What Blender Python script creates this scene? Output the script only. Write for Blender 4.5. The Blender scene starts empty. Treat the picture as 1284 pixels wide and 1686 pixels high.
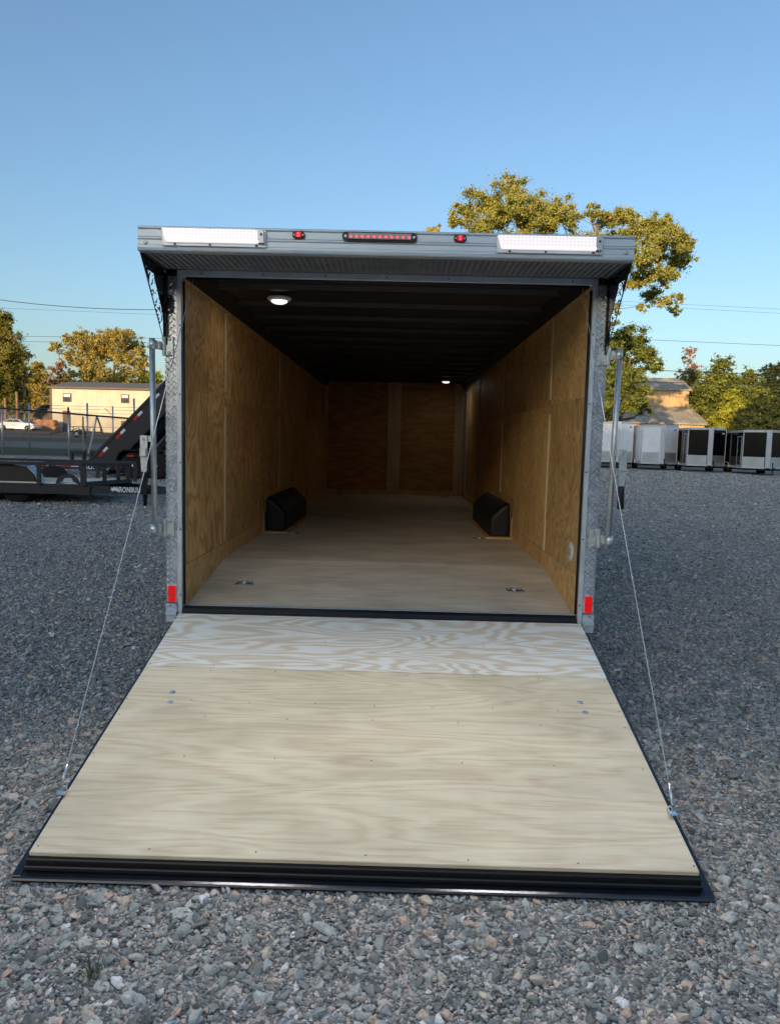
import bpy, bmesh, math, random
import numpy as np
from mathutils import Vector, Matrix
R_ = math.radians
S = bpy.context.scene
COL = S.collection
random.seed(7)

# ------------------------------------------------------------------ camera
CAM = Vector((0.09693141, -4.47721313, 1.64529494))
CR = Vector((0.99963334, 0.01247724, 0.02403129))
CU = Vector((-0.02510306, 0.09436463, 0.99522116))
CF = Vector((-0.01014991, 0.99545951, -0.09464325))
FPX = 1205.474
cd = bpy.data.cameras.new("camera")
cam = bpy.data.objects.new("camera", cd)
COL.objects.link(cam)
cam.matrix_world = Matrix(((CR.x, CU.x, -CF.x, CAM.x), (CR.y, CU.y, -CF.y, CAM.y), (CR.z, CU.z, -CF.z, CAM.z), (0, 0, 0, 1)))
cd.sensor_fit = 'VERTICAL'
cd.sensor_height = 24
cd.lens = FPX / 1686 * 24
cd.clip_start = 0.05
cd.clip_end = 2000
S.camera = cam
S.render.resolution_x = 779
S.render.resolution_y = 1024

# ------------------------------------------------------------------ world, sun, exposure
SUN_EL = 10.0
SUN_AZ = 203.0          # clockwise from +Y: low behind the camera, a little to its left
w = bpy.data.worlds.new("World")
S.world = w
w.use_nodes = True
nt = w.node_tree
sk = nt.nodes.new('ShaderNodeTexSky')
sk.sky_type = 'NISHITA'
sk.sun_disc = False
sk.sun_elevation = R_(SUN_EL)
sk.sun_rotation = R_(SUN_AZ)
sk.altitude = 100
sk.air_density = 1.12
sk.dust_density = 2.3
sk.ozone_density = 2.9
bg = nt.nodes['Background']
nt.links.new(sk.outputs[0], bg.inputs[0])
bg.inputs[1].default_value = 0.15
sl = bpy.data.lights.new("sun", 'SUN')
sl.energy = 3.2
sl.angle = R_(0.5)
sl.color = (1.0, 0.70, 0.38)
sun = bpy.data.objects.new("sun", sl)
COL.objects.link(sun)
sd = Vector((math.sin(R_(SUN_AZ)) * math.cos(R_(SUN_EL)), math.cos(R_(SUN_AZ)) * math.cos(R_(SUN_EL)), math.sin(R_(SUN_EL))))
sun.rotation_euler = sd.to_track_quat('Z', 'Y').to_euler()
sun.location = sd * 30
S.view_settings.view_transform = 'Standard'
S.view_settings.look = 'None'
S.view_settings.gamma = 1
S.view_settings.exposure = 0.76


# ------------------------------------------------------------------ helpers
def at(px, py, Y):
    """point of the place, on the plane y = Y, seen at a photo pixel"""
    d = CR * ((px - 642) / FPX) - CU * ((py - 843) / FPX) + CF
    return CAM + d * ((Y - CAM.y) / d.y)


def sstep(a, b, x):
    t = np.clip((x - a) / (b - a), 0, 1)
    return t * t * (3 - 2 * t)


def gz(x, y):
    x = np.asarray(x, float); y = np.asarray(y, float)
    s = sstep(-1.5, -8, x)
    h = np.clip((y - 9) * 0.0258, 0, 2.08) * s
    h = h + 0.012 * np.sin(x * 0.9 + 1.3) * np.cos(y * 0.7 + 0.4) * sstep(1.6, 3.0, np.hypot(x * 0.8, y))
    return h


def tag(o, label=None, cat=None, group=None, kind=None):
    if label: o['label'] = label
    if cat: o['category'] = cat
    if group: o['group'] = group
    if kind: o['kind'] = kind
    return o


def thing(name, label, cat, loc=(0, 0, 0), rz=0, group=None):
    o = bpy.data.objects.new(name, None)
    o.empty_display_size = 0.3
    COL.objects.link(o)
    o.location = loc
    o.rotation_euler = (0, 0, rz)
    return tag(o, label, cat, group)


def copy_tree(o, parent=None):
    c = o.copy()
    COL.objects.link(c)
    c.parent = parent
    for ch in list(o.children):
        copy_tree(ch, c)
    return c


class MB:
    """collects shapes for ONE mesh object"""

    def __init__(self):
        self.bm = bmesh.new()

    def box(self, c, s, rot=None, bev=0.0, seg=1):
        m = Matrix.Translation(Vector(c))
        if rot is not None:
            m = m @ (rot.to_4x4() if isinstance(rot, Matrix) else Matrix.Rotation(rot, 4, 'Z'))
        r = bmesh.ops.create_cube(self.bm, size=1)
        vs = r['verts']
        bmesh.ops.scale(self.bm, vec=Vector(s), verts=vs)
        if bev > 0:
            es = list({e for v in vs for e in v.link_edges})
            rr = bmesh.ops.bevel(self.bm, geom=es, offset=bev, segments=seg, affect='EDGES', profile=0.5)
            vs = list({v for f in rr['faces'] for v in f.verts} | {v for v in vs if v.is_valid})
        bmesh.ops.transform(self.bm, matrix=m, verts=vs)
        return self

    def b2(self, a, b, bev=0.0):
        a = Vector(a); b = Vector(b)
        return self.box((a + b) / 2, [abs(b[i] - a[i]) for i in range(3)], bev=bev)

    def bar(self, p, q, w, h, bev=0.0, up=(0, 0, 1)):
        p = Vector(p); q = Vector(q)
        d = (q - p); L = d.length; d.normalize()
        up = Vector(up)
        if abs(d.dot(up)) > 0.99: up = Vector((0, 1, 0))
        s = d.cross(up).normalized(); u = s.cross(d)
        rot = Matrix((s, d, u)).transposed()
        return self.box((p + q) / 2, (w, L, h), rot, bev)

    def tube(self, pts, r, n=8, cap=True):
        pts = [Vector(p) for p in pts]
        rs = r if isinstance(r, (list, tuple)) else [r] * len(pts)
        rings = []
        prev = None
        for i, p in enumerate(pts):
            d = (pts[min(i + 1, len(pts) - 1)] - pts[max(i - 1, 0)])
            if d.length < 1e-9: d = Vector((0, 0, 1))
            d.normalize()
            if prev is None:
                a = Vector((0, 0, 1)) if abs(d.z) < 0.9 else Vector((1, 0, 0))
                u = d.cross(a).normalized()
            else:
                u = (prev - d * prev.dot(d)).normalized()
            prev = u
            v = d.cross(u)
            rings.append([self.bm.verts.new(p + (u * math.cos(2 * math.pi * k / n) + v * math.sin(2 * math.pi * k / n)) * rs[i]) for k in range(n)])
        for a, b in zip(rings, rings[1:]):
            for k in range(n):
                f = self.bm.faces.new((a[k], a[(k + 1) % n], b[(k + 1) % n], b[k]))
                f.smooth = True
        if cap:
            self.bm.faces.new(rings[0][::-1]); self.bm.faces.new(rings[-1])
        return self

    def cyl(self, p, q, r, n=16):
        return self.tube([p, q], r, n)

    def prism(self, poly, p0, p1, axis='X'):
        """poly of 2-D points swept along an axis from p0 to p1"""
        def mk(a, t):
            return {'X': (t, a[0], a[1]), 'Y': (a[0], t, a[1]), 'Z': (a[0], a[1], t)}[axis]
        A = [self.bm.verts.new(mk(a, p0)) for a in poly]
        B = [self.bm.verts.new(mk(a, p1)) for a in poly]
        n = len(poly)
        self.bm.faces.new(A); self.bm.faces.new(B[::-1])
        for k in range(n):
            self.bm.faces.new((A[k], B[k], B[(k + 1) % n], A[(k + 1) % n]))
        return self

    def poly(self, pts):
        self.bm.faces.new([self.bm.verts.new(Vector(p)) for p in pts])
        return self

    def lathe(self, prof, c, axis='Z', n=24):
        """prof = [(r, t)] turned round an axis through c"""
        rings = []
        c = Vector(c)
        for r, t in prof:
            ring = []
            for k in range(n):
                a = 2 * math.pi * k / n
                ca, sa = math.cos(a) * r, math.sin(a) * r
                v = {'Z': (ca, sa, t), 'X': (t, ca, sa), 'Y': (sa, t, ca)}[axis]
                ring.append(self.bm.verts.new(c + Vector(v)))
            rings.append(ring)
        for a, b in zip(rings, rings[1:]):
            for k in range(n):
                f = self.bm.faces.new((a[k], a[(k + 1) % n], b[(k + 1) % n], b[k])); f.smooth = True
        self.bm.faces.new(rings[0][::-1]); self.bm.faces.new(rings[-1])
        return self

    def build_each(self, name, mat, parent=None):
        """every loose piece becomes an object of its own"""
        bm = self.bm
        seen = set(); out = []
        for f in list(bm.faces):
            if f in seen: continue
            st = [f]; seen.add(f); isl = []
            while st:
                g = st.pop(); isl.append(g)
                for e in g.edges:
                    for h in e.link_faces:
                        if h not in seen: seen.add(h); st.append(h)
            m = MB(); mp = {}
            for g in isl:
                for v in g.verts:
                    if v not in mp: mp[v] = m.bm.verts.new(v.co)
                q = m.bm.faces.new([mp[v] for v in g.verts]); q.smooth = g.smooth
            out.append(m.build(name, mat, parent))
        bm.free()
        return out

    def build(self, name, mat, parent=None, label=None):
        bmesh.ops.recalc_face_normals(self.bm, faces=self.bm.faces)
        me = bpy.data.meshes.new(name)
        self.bm.to_mesh(me); self.bm.free()
        me.materials.append(mat)
        o = bpy.data.objects.new(name, me)
        COL.objects.link(o)
        if parent: o.parent = parent
        if label: o['label'] = label
        return o


def np_mesh(name, V, F, mat, parent=None, attrs=None):
    """mesh from arrays; F is (n,4) or (n,3)"""
    me = bpy.data.meshes.new(name)
    V = np.asarray(V, np.float32); F = np.asarray(F, np.int32)
    k = F.shape[1]
    me.vertices.add(len(V)); me.vertices.foreach_set('co', V.ravel())
    me.loops.add(F.size); me.loops.foreach_set('vertex_index', F.ravel())
    me.polygons.add(len(F))
    me.polygons.foreach_set('loop_start', np.arange(0, F.size, k, dtype=np.int32))
    me.polygons.foreach_set('loop_total', np.full(len(F), k, np.int32))
    me.update(calc_edges=True)
    for n, a in (attrs or {}).items():
        at_ = me.attributes.new(n, 'FLOAT', 'POINT'); at_.data.foreach_set('value', np.asarray(a, np.float32))
    mats = mat if isinstance(mat, (list, tuple)) else [mat]
    for m in mats: me.materials.append(m)
    o = bpy.data.objects.new(name, me)
    COL.objects.link(o)
    if parent: o.parent = parent
    return o


# ------------------------------------------------------------------ materials
def mat(name):
    m = bpy.data.materials.new(name); m.use_nodes = True
    t = m.node_tree
    return m, t, t.nodes['Principled BSDF'], t.links


def N(t, typ, **kw):
    n = t.nodes.new(typ)
    for k, v in kw.items():
        if k in n.inputs: n.inputs[k].default_value = v
        else: setattr(n, k, v)
    return n


def ramp(t, stops, interp='LINEAR'):
    r = t.nodes.new('ShaderNodeValToRGB')
    e = r.color_ramp.elements
    r.color_ramp.interpolation = interp
    e[0].position, e[0].color = stops[0][0], (*stops[0][1], 1)
    e[1].position, e[1].color = stops[-1][0], (*stops[-1][1], 1)
    for p, c in stops[1:-1]:
        x = e.new(p); x.color = (*c, 1)
    return r


def coords(t, L, scale=(1, 1, 1), kind='Object'):
    tc = t.nodes.new('ShaderNodeTexCoord')
    mp = t.nodes.new('ShaderNodeMapping')
    mp.inputs['Scale'].default_value = scale
    L.new(tc.outputs[kind], mp.inputs['Vector'])
    return mp.outputs[0]


def simple(name, col, rough=0.5, metal=0.0, var=0.15, scale=6.0, bump=0.0, bscale=60, coat=0.0, stretch=(1, 1, 1), rvar=0.1):
    """paint / metal / rubber with worn variation in tone and gloss"""
    m, t, b, L = mat(name)
    v = coords(t, L, stretch)
    n = N(t, 'ShaderNodeTexNoise', Scale=scale, Detail=6.0, Roughness=0.6)
    L.new(v, n.inputs['Vector'])
    a = [max(0, c * (1 - var)) for c in col]; c2 = [min(1, c * (1 + var)) for c in col]
    r = ramp(t, [(0.3, a), (0.7, c2)])
    L.new(n.outputs['Fac'], r.inputs[0]); L.new(r.outputs[0], b.inputs['Base Color'])
    mr = N(t, 'ShaderNodeMapRange')
    mr.inputs['To Min'].default_value = max(0.03, rough - rvar); mr.inputs['To Max'].default_value = min(1, rough + rvar)
    L.new(n.outputs['Fac'], mr.inputs['Value']); L.new(mr.outputs[0], b.inputs['Roughness'])
    b.inputs['Metallic'].default_value = metal
    if coat: b.inputs['Coat Weight'].default_value = coat
    if bump:
        n2 = N(t, 'ShaderNodeTexNoise', Scale=bscale, Detail=4.0)
        L.new(v, n2.inputs['Vector'])
        bp = N(t, 'ShaderNodeBump', Strength=bump, Distance=0.01)
        L.new(n2.outputs['Fac'], bp.inputs['Height']); L.new(bp.outputs[0], b.inputs['Normal'])
    return m


def plywood(name, stops, figure=(0.35, 3.0, 3.0), rings=9.0, contrast=1.0, fine=0.35, rough=0.65, patch=0.25, off=(0, 0, 0), soft=False, grey=None, det=2.0):
    """rotary-cut veneer: contour lines of a noise field stretched along the grain"""
    m, t, b, L = mat(name)
    tc = t.nodes.new('ShaderNodeTexCoord')
    mp = t.nodes.new('ShaderNodeMapping'); mp.inputs['Scale'].default_value = figure; mp.inputs['Location'].default_value = off
    L.new(tc.outputs['Object'], mp.inputs['Vector'])
    n1 = N(t, 'ShaderNodeTexNoise', Scale=1.0, Detail=det, Roughness=0.42, Distortion=0.25)
    L.new(mp.outputs[0], n1.inputs['Vector'])
    mul = N(t, 'ShaderNodeMath', operation='MULTIPLY'); mul.inputs[1].default_value = rings * 6.283
    L.new(n1.outputs['Fac'], mul.inputs[0])
    sn = N(t, 'ShaderNodeMath', operation='SINE'); L.new(mul.outputs[0], sn.inputs[0])
    mr = N(t, 'ShaderNodeMapRange'); mr.inputs['From Min'].default_value = -1
    mr.inputs['To Min'].default_value = 0.5 - 0.5 * contrast; mr.inputs['To Max'].default_value = 0.5 + 0.5 * contrast
    L.new(sn.outputs[0], mr.inputs['Value'])
    # fine fibres
    mp2 = t.nodes.new('ShaderNodeMapping'); mp2.inputs['Scale'].default_value = (figure[0] * 8, figure[1] * 36, figure[2] * 36)
    L.new(tc.outputs['Object'], mp2.inputs['Vector'])
    n2 = N(t, 'ShaderNodeTexNoise', Scale=1.0, Detail=5.0, Roughness=0.7)
    L.new(mp2.outputs[0], n2.inputs['Vector'])
    fb = N(t, 'ShaderNodeMapRange'); fb.inputs['From Min'].default_value = .30; fb.inputs['From Max'].default_value = .70
    L.new(n2.outputs['Fac'], fb.inputs['Value'])
    mx = N(t, 'ShaderNodeMix', data_type='FLOAT'); mx.inputs[0].default_value = fine
    L.new(mr.outputs[0], mx.inputs[2]); L.new(fb.outputs[0], mx.inputs[3])
    r = ramp(t, stops)
    L.new(mx.outputs[0], r.inputs[0])
    # blotches, handling marks
    n3 = N(t, 'ShaderNodeTexNoise', Scale=1.7, Detail=4.0, Roughness=0.6)
    mp3 = t.nodes.new('ShaderNodeMapping'); mp3.inputs['Scale'].default_value = (0.8 + figure[0] * 0.3, 1.8, 1.8)
    L.new(tc.outputs['Object'], mp3.inputs['Vector']); L.new(mp3.outputs[0], n3.inputs['Vector'])
    g = grey or [0.55, 0.52, 0.50]
    r3 = ramp(t, [(0.35, g), (0.6, (1, 1, 1))])
    L.new(n3.outputs['Fac'], r3.inputs[0])
    mc = N(t, 'ShaderNodeMix', data_type='RGBA', blend_type='MULTIPLY'); mc.inputs[0].default_value = patch
    L.new(r.outputs[0], mc.inputs[6]); L.new(r3.outputs[0], mc.inputs[7])
    L.new(mc.outputs[2], b.inputs['Base Color'])
    b.inputs['Roughness'].default_value = rough
    b.inputs['Specular IOR Level'].default_value = 0.3
    bp = N(t, 'ShaderNodeBump', Strength=0.25, Distance=0.002)
    L.new(mx.outputs[0], bp.inputs['Height']); L.new(bp.outputs[0], b.inputs['Normal'])
    return m


def ribbed(name, col, period, axis=0, rough=0.5, metal=0.0, strength=0.6, var=0.12, dist=0.02):
    """profiled sheet metal with evenly spaced ribs"""
    m, t, b, L = mat(name)
    tc = t.nodes.new('ShaderNodeTexCoord')
    sp = t.nodes.new('ShaderNodeSeparateXYZ'); L.new(tc.outputs['Object'], sp.inputs[0])
    k = N(t, 'ShaderNodeMath', operation='MULTIPLY'); k.inputs[1].default_value = 1 / period
    L.new(sp.outputs[axis], k.inputs[0])
    fr = N(t, 'ShaderNodeMath', operation='FRACT'); L.new(k.outputs[0], fr.inputs[0])
    r = ramp(t, [(0.0, (1, 1, 1)), (0.08, (1, 1, 1)), (0.14, (0, 0, 0)), (0.93, (0, 0, 0)), (1.0, (1, 1, 1))])
    L.new(fr.outputs[0], r.inputs[0])
    bp = N(t, 'ShaderNodeBump', Strength=strength, Distance=dist)
    L.new(r.outputs[0], bp.inputs['Height']); L.new(bp.outputs[0], b.inputs['Normal'])
    n = N(t, 'ShaderNodeTexNoise', Scale=0.8, Detail=6.0)
    L.new(tc.outputs['Object'], n.inputs['Vector'])
    rr = ramp(t, [(0.3, [c * (1 - var) for c in col]), (0.7, [min(1, c * (1 + var)) for c in col])])
    L.new(n.outputs['Fac'], rr.inputs[0]); L.new(rr.outputs[0], b.inputs['Base Color'])
    b.inputs['Roughness'].default_value = rough; b.inputs['Metallic'].default_value = metal
    return m


def leafmat(name, c1, c2, c3):
    m, t, b, L = mat(name)
    a = N(t, 'ShaderNodeAttribute', attribute_name='rnd')
    r = ramp(t, [(0.0, c1), (0.5, c2), (1.0, c3)])
    L.new(a.outputs['Fac'], r.inputs[0]); L.new(r.outputs[0], b.inputs['Base Color'])
    b.inputs['Roughness'].default_value = 0.55
    b.inputs['Specular IOR Level'].default_value = 0.25
    tr = t.nodes.new('ShaderNodeBsdfTranslucent'); L.new(r.outputs[0], tr.inputs[0])
    mx = t.nodes.new('ShaderNodeMixShader'); mx.inputs[0].default_value = 0.3
    L.new(b.outputs[0], mx.inputs[1]); L.new(tr.outputs[0], mx.inputs[2])
    L.new(mx.outputs[0], t.nodes['Material Output'].inputs[0])
    return m


def emit(name, col, s, base=(0.25, 0.24, 0.25), grid=None):
    m, t, b, L = mat(name)
    b.inputs['Base Color'].default_value = (*base, 1); b.inputs['Roughness'].default_value = 0.25
    b.inputs['Emission Color'].default_value = (*col, 1)
    b.inputs['Emission Strength'].default_value = s
    if grid:
        tc = t.nodes.new('ShaderNodeTexCoord'); sp = t.nodes.new('ShaderNodeSeparateXYZ')
        L.new(tc.outputs['Object'], sp.inputs[0])
        outs = []
        for ax, per in ((0, grid[0]), (2, grid[1])):
            k = N(t, 'ShaderNodeMath', operation='MULTIPLY'); k.inputs[1].default_value = 6.2832 / per
            L.new(sp.outputs[ax], k.inputs[0])
            s_ = N(t, 'ShaderNodeMath', operation='SINE'); L.new(k.outputs[0], s_.inputs[0])
            h = N(t, 'ShaderNodeMath', operation='MULTIPLY_ADD'); h.inputs[1].default_value = 0.5; h.inputs[2].default_value = 0.5
            L.new(s_.outputs[0], h.inputs[0]); outs.append(h)
        p = N(t, 'ShaderNodeMath', operation='MULTIPLY'); L.new(outs[0].outputs[0], p.inputs[0]); L.new(outs[1].outputs[0], p.inputs[1])
        q = N(t, 'ShaderNodeMapRange'); q.inputs['To Min'].default_value = s * 1.3; q.inputs['To Max'].default_value = s * 2.1
        L.new(p.outputs[0], q.inputs['Value']); L.new(q.outputs[0], b.inputs['Emission Strength'])
    return m


M = {}
M['alu'] = simple('brushed_aluminium', (0.58, 0.67, 0.73), 0.42, 0.4, 0.10, 3.0, 0.04, 40, stretch=(1, 12, 12))
M['alu_post'] = simple('aluminium_trim', (0.64, 0.70, 0.74), 0.42, 0.5, 0.12, 9.0)
M['alu_bright'] = simple('bright_aluminium', (0.66, 0.69, 0.72), 0.4, 0.5, 0.08, 5.0)
M['tread'] = simple('tread_plate', (0.78, 0.82, 0.85), 0.27, 0.85, 0.12, 12.0, 0.05, 30)
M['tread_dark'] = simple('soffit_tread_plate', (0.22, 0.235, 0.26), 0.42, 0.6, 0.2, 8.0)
M['galv'] = simple('galvanised_steel', (0.56, 0.59, 0.60), 0.42, 0.8, 0.18, 25.0)
M['zinc'] = simple('zinc_plate', (0.70, 0.74, 0.72), 0.38, 0.7, 0.15, 30.0)
M['blackmetal'] = simple('black_gloss_metal', (0.012, 0.013, 0.015), 0.25, 0.3, 0.3, 10.0)
M['navy'] = simple('dark_painted_flange', (0.010, 0.013, 0.02), 0.22, 0.1, 0.3, 5.0, 0.15, 8, coat=0.6)
M['rubber'] = simple('black_rubber', (0.008, 0.008, 0.009), 0.45, 0, 0.3, 20.0)
M['tyre'] = simple('tyre_rubber', (0.010, 0.010, 0.012), 0.95, 0, 0.3, 20.0)
M['skin_black'] = simple('black_trailer_skin', (0.008, 0.009, 0.011), 0.10, 0.0, 0.2, 2.0, 0.02, 3, coat=0.2)
M['liner'] = simple('dark_ceiling_liner', (0.02, 0.021, 0.025), 0.38, 0.0, 0.3, 3.0)
M['bow'] = simple('ceiling_crossbow', (0.010, 0.011, 0.013), 0.5, 0, 0.3, 4.0)
M['bluegrey'] = simple('charcoal_frame_paint', (0.010, 0.014, 0.020), 0.55, 0.0, 0.2, 3.0)
M['white_panel'] = simple('white_trailer_skin', (0.84, 0.90, 0.97), 0.3, 0.0, 0.05, 2.0, coat=0.4)
M['stone_guard'] = simple('polished_stone_guard', (0.60, 0.62, 0.65), 0.34, 0.6, 0.12, 1.0, 0.25, 1.2)
M['white'] = simple('white_paint', (0.75, 0.76, 0.76), 0.4, 0, 0.06, 6.0)
M['red'] = simple('red_reflector', (0.65, 0.02, 0.015), 0.25, 0, 0.1, 30)
M['deckwood'] = plywood('deck_boards', [(0.2, (0.60, 0.51, 0.38)), (0.8, (0.80, 0.72, 0.58))], (0.3, 6, 6), 4, 0.7)
M['ply_top'] = plywood('pale_figured_pine_ply', [(0.1, (0.74, 0.64, 0.49)), (0.4, (0.80, 0.72, 0.56)), (0.65, (0.87, 0.84, 0.73)), (0.9, (0.90, 0.89, 0.81))], (0.70, 3.4, 3.4), 22.0, 1.0, 0.14, det=3.0, off=(3.1, 0.4, 0), patch=0.12)
M['ply_ramp'] = plywood('sanded_pine_ply', [(0.1, (0.63, 0.50, 0.33)), (0.45, (0.76, 0.66, 0.46)), (0.9, (0.84, 0.77, 0.58))], (0.40, 3.2, 3.2), 21.0, 0.62, 0.46, det=4.5, off=(1.3, 2.2, 0), patch=0.42)
M['ply_floor'] = plywood('trafficked_floor_ply', [(0.15, (0.64, 0.52, 0.37)), (0.85, (0.88, 0.80, 0.63))], (0.7, 5, 5), 8.0, 0.5, 0.6, det=4.0, patch=0.55, rough=0.5, grey=[0.62, 0.6, 0.6])
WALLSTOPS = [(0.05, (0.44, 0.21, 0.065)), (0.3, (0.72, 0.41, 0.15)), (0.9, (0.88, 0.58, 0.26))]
M['ply_wall'] = plywood('fir_wall_ply', WALLSTOPS, (2.0, 3.2, 1.5), 13.0, 0.8, 0.4, patch=0.4, rough=0.5, det=3.5)
for i_, (o_, k_) in enumerate((((3.3, 1.1, 5.0), 1.0), ((8.1, 4.2, 2.0), .88), ((1.7, 9.3, 7.1), 1.1))):
    M['ply_wall%d' % i_] = plywood('fir_wall_sheet', [(p_, tuple(min(.88, c_ * k_) for c_ in q_)) for p_, q_ in WALLSTOPS], (2.0, 2.8 + i_ * .6, 1.3 + i_ * .3), 13.0 + 3 * i_, 1.0, 0.34, patch=0.45, rough=0.5, off=o_, det=3.5)
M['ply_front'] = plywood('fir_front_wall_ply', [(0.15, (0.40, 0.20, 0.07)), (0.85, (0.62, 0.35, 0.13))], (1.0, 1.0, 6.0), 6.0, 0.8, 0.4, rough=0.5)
M['batten'] = plywood('pine_batten', [(0.2, (0.62, 0.46, 0.25)), (0.8, (0.78, 0.62, 0.38))], (3.0, 3.0, 0.5), 4.0, 0.6)
M['plastic'] = simple('black_moulded_plastic', (0.008, 0.009, 0.010), 0.5, 0, 0.2, 9, 0.1, 120)
M['led'] = emit('white_led_lens', (1.0, 0.90, 0.93), 0.36, grid=(0.0195, 0.0170))
M['ledchip'] = emit('red_led', (1.0, 0.03, 0.05), 3.0, (0.5, 0.02, 0.02))
M['lens_clear'] = simple('clear_lens_over_reflector', (0.20, 0.14, 0.15), 0.15, 0.2, 0.4, 60, coat=0.6)
M['tail'] = emit('red_tail_lens', (1.0, 0.01, 0.01), 0.2, (0.6, 0.01, 0.01))
M['dome'] = emit('dome_light_lens', (1.0, 0.97, 0.90), 0.9)
M['screw'] = simple('dark_screw_head', (0.05, 0.045, 0.04), 0.5, 0.6)
M['washer'] = simple('zinc_bolt_head', (0.62, 0.68, 0.74), 0.3, 0.9)
M['bark'] = simple('bark', (0.19, 0.13, 0.09), 0.85, 0, 0.35, 4, 0.5, 12)
M['bark_pine'] = simple('pine_bark', (0.26, 0.15, 0.09), 0.85, 0, 0.35, 4, 0.5, 12)
M['pole_wood'] = simple('weathered_pole_wood', (0.42, 0.33, 0.22), 0.85, 0, 0.2, 4, 0.3, 12)
M['glass'] = simple('dark_window_glass', (0.05, 0.06, 0.07), 0.06, 0.0, 0.2, 2, coat=0.5)
M['siding'] = ribbed('cream_ribbed_siding', (0.60, 0.56, 0.45), 0.30, 0, 0.55)
M['siding_roof'] = ribbed('grey_metal_roof', (0.17, 0.15, 0.14), 0.4, 0, 0.85, 0.0)
M['barn_wall'] = ribbed('tan_ribbed_siding', (0.60, 0.42, 0.23), 0.42, 0, 0.55, 0, 0.9)
M['barn_roof'] = ribbed('weathered_seam_roof', (0.42, 0.38, 0.31), 0.62, 0, 0.6, 0.1, 1.0, 0.25, 0.04)
M['brown'] = simple('brown_door_paint', (0.10, 0.06, 0.045), 0.6, 0, 0.2)
M['carpaint'] = simple('white_car_paint', (0.70, 0.72, 0.75), 0.15, 0.1, 0.03, 2, coat=0.8)
M['wire'] = simple('line_wire', (0.03, 0.03, 0.035), 0.6, 0.2)
M['steelcable'] = simple('steel_cable', (0.5, 0.53, 0.55), 0.5, 0.5, 0.2, 80)
M['fencemesh'] = simple('chain_link_wire', (0.24, 0.25, 0.26), 0.5, 0.6)

LEAF = {
    'oak': leafmat('oak_leaf', (0.22, 0.25, 0.06), (0.43, 0.42, 0.10), (0.56, 0.50, 0.13)),
    'gold': leafmat('golden_leaf', (0.30, 0.26, 0.06), (0.52, 0.42, 0.10), (0.64, 0.52, 0.14)),
    'green': leafmat('green_leaf', (0.10, 0.14, 0.035), (0.21, 0.25, 0.055), (0.34, 0.35, 0.075)),
    'dark': leafmat('dark_leaf', (0.03, 0.05, 0.02), (0.06, 0.085, 0.03), (0.13, 0.145, 0.045)),
    'yellow': leafmat('yellow_green_leaf', (0.20, 0.25, 0.03), (0.42, 0.44, 0.05), (0.54, 0.52, 0.07)),
    'red': leafmat('russet_leaf', (0.30, 0.13, 0.06), (0.46, 0.21, 0.09), (0.50, 0.30, 0.12)),
    'pine': leafmat('pine_needles', (0.12, 0.13, 0.03), (0.27, 0.26, 0.055), (0.42, 0.37, 0.075)),
}

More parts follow.
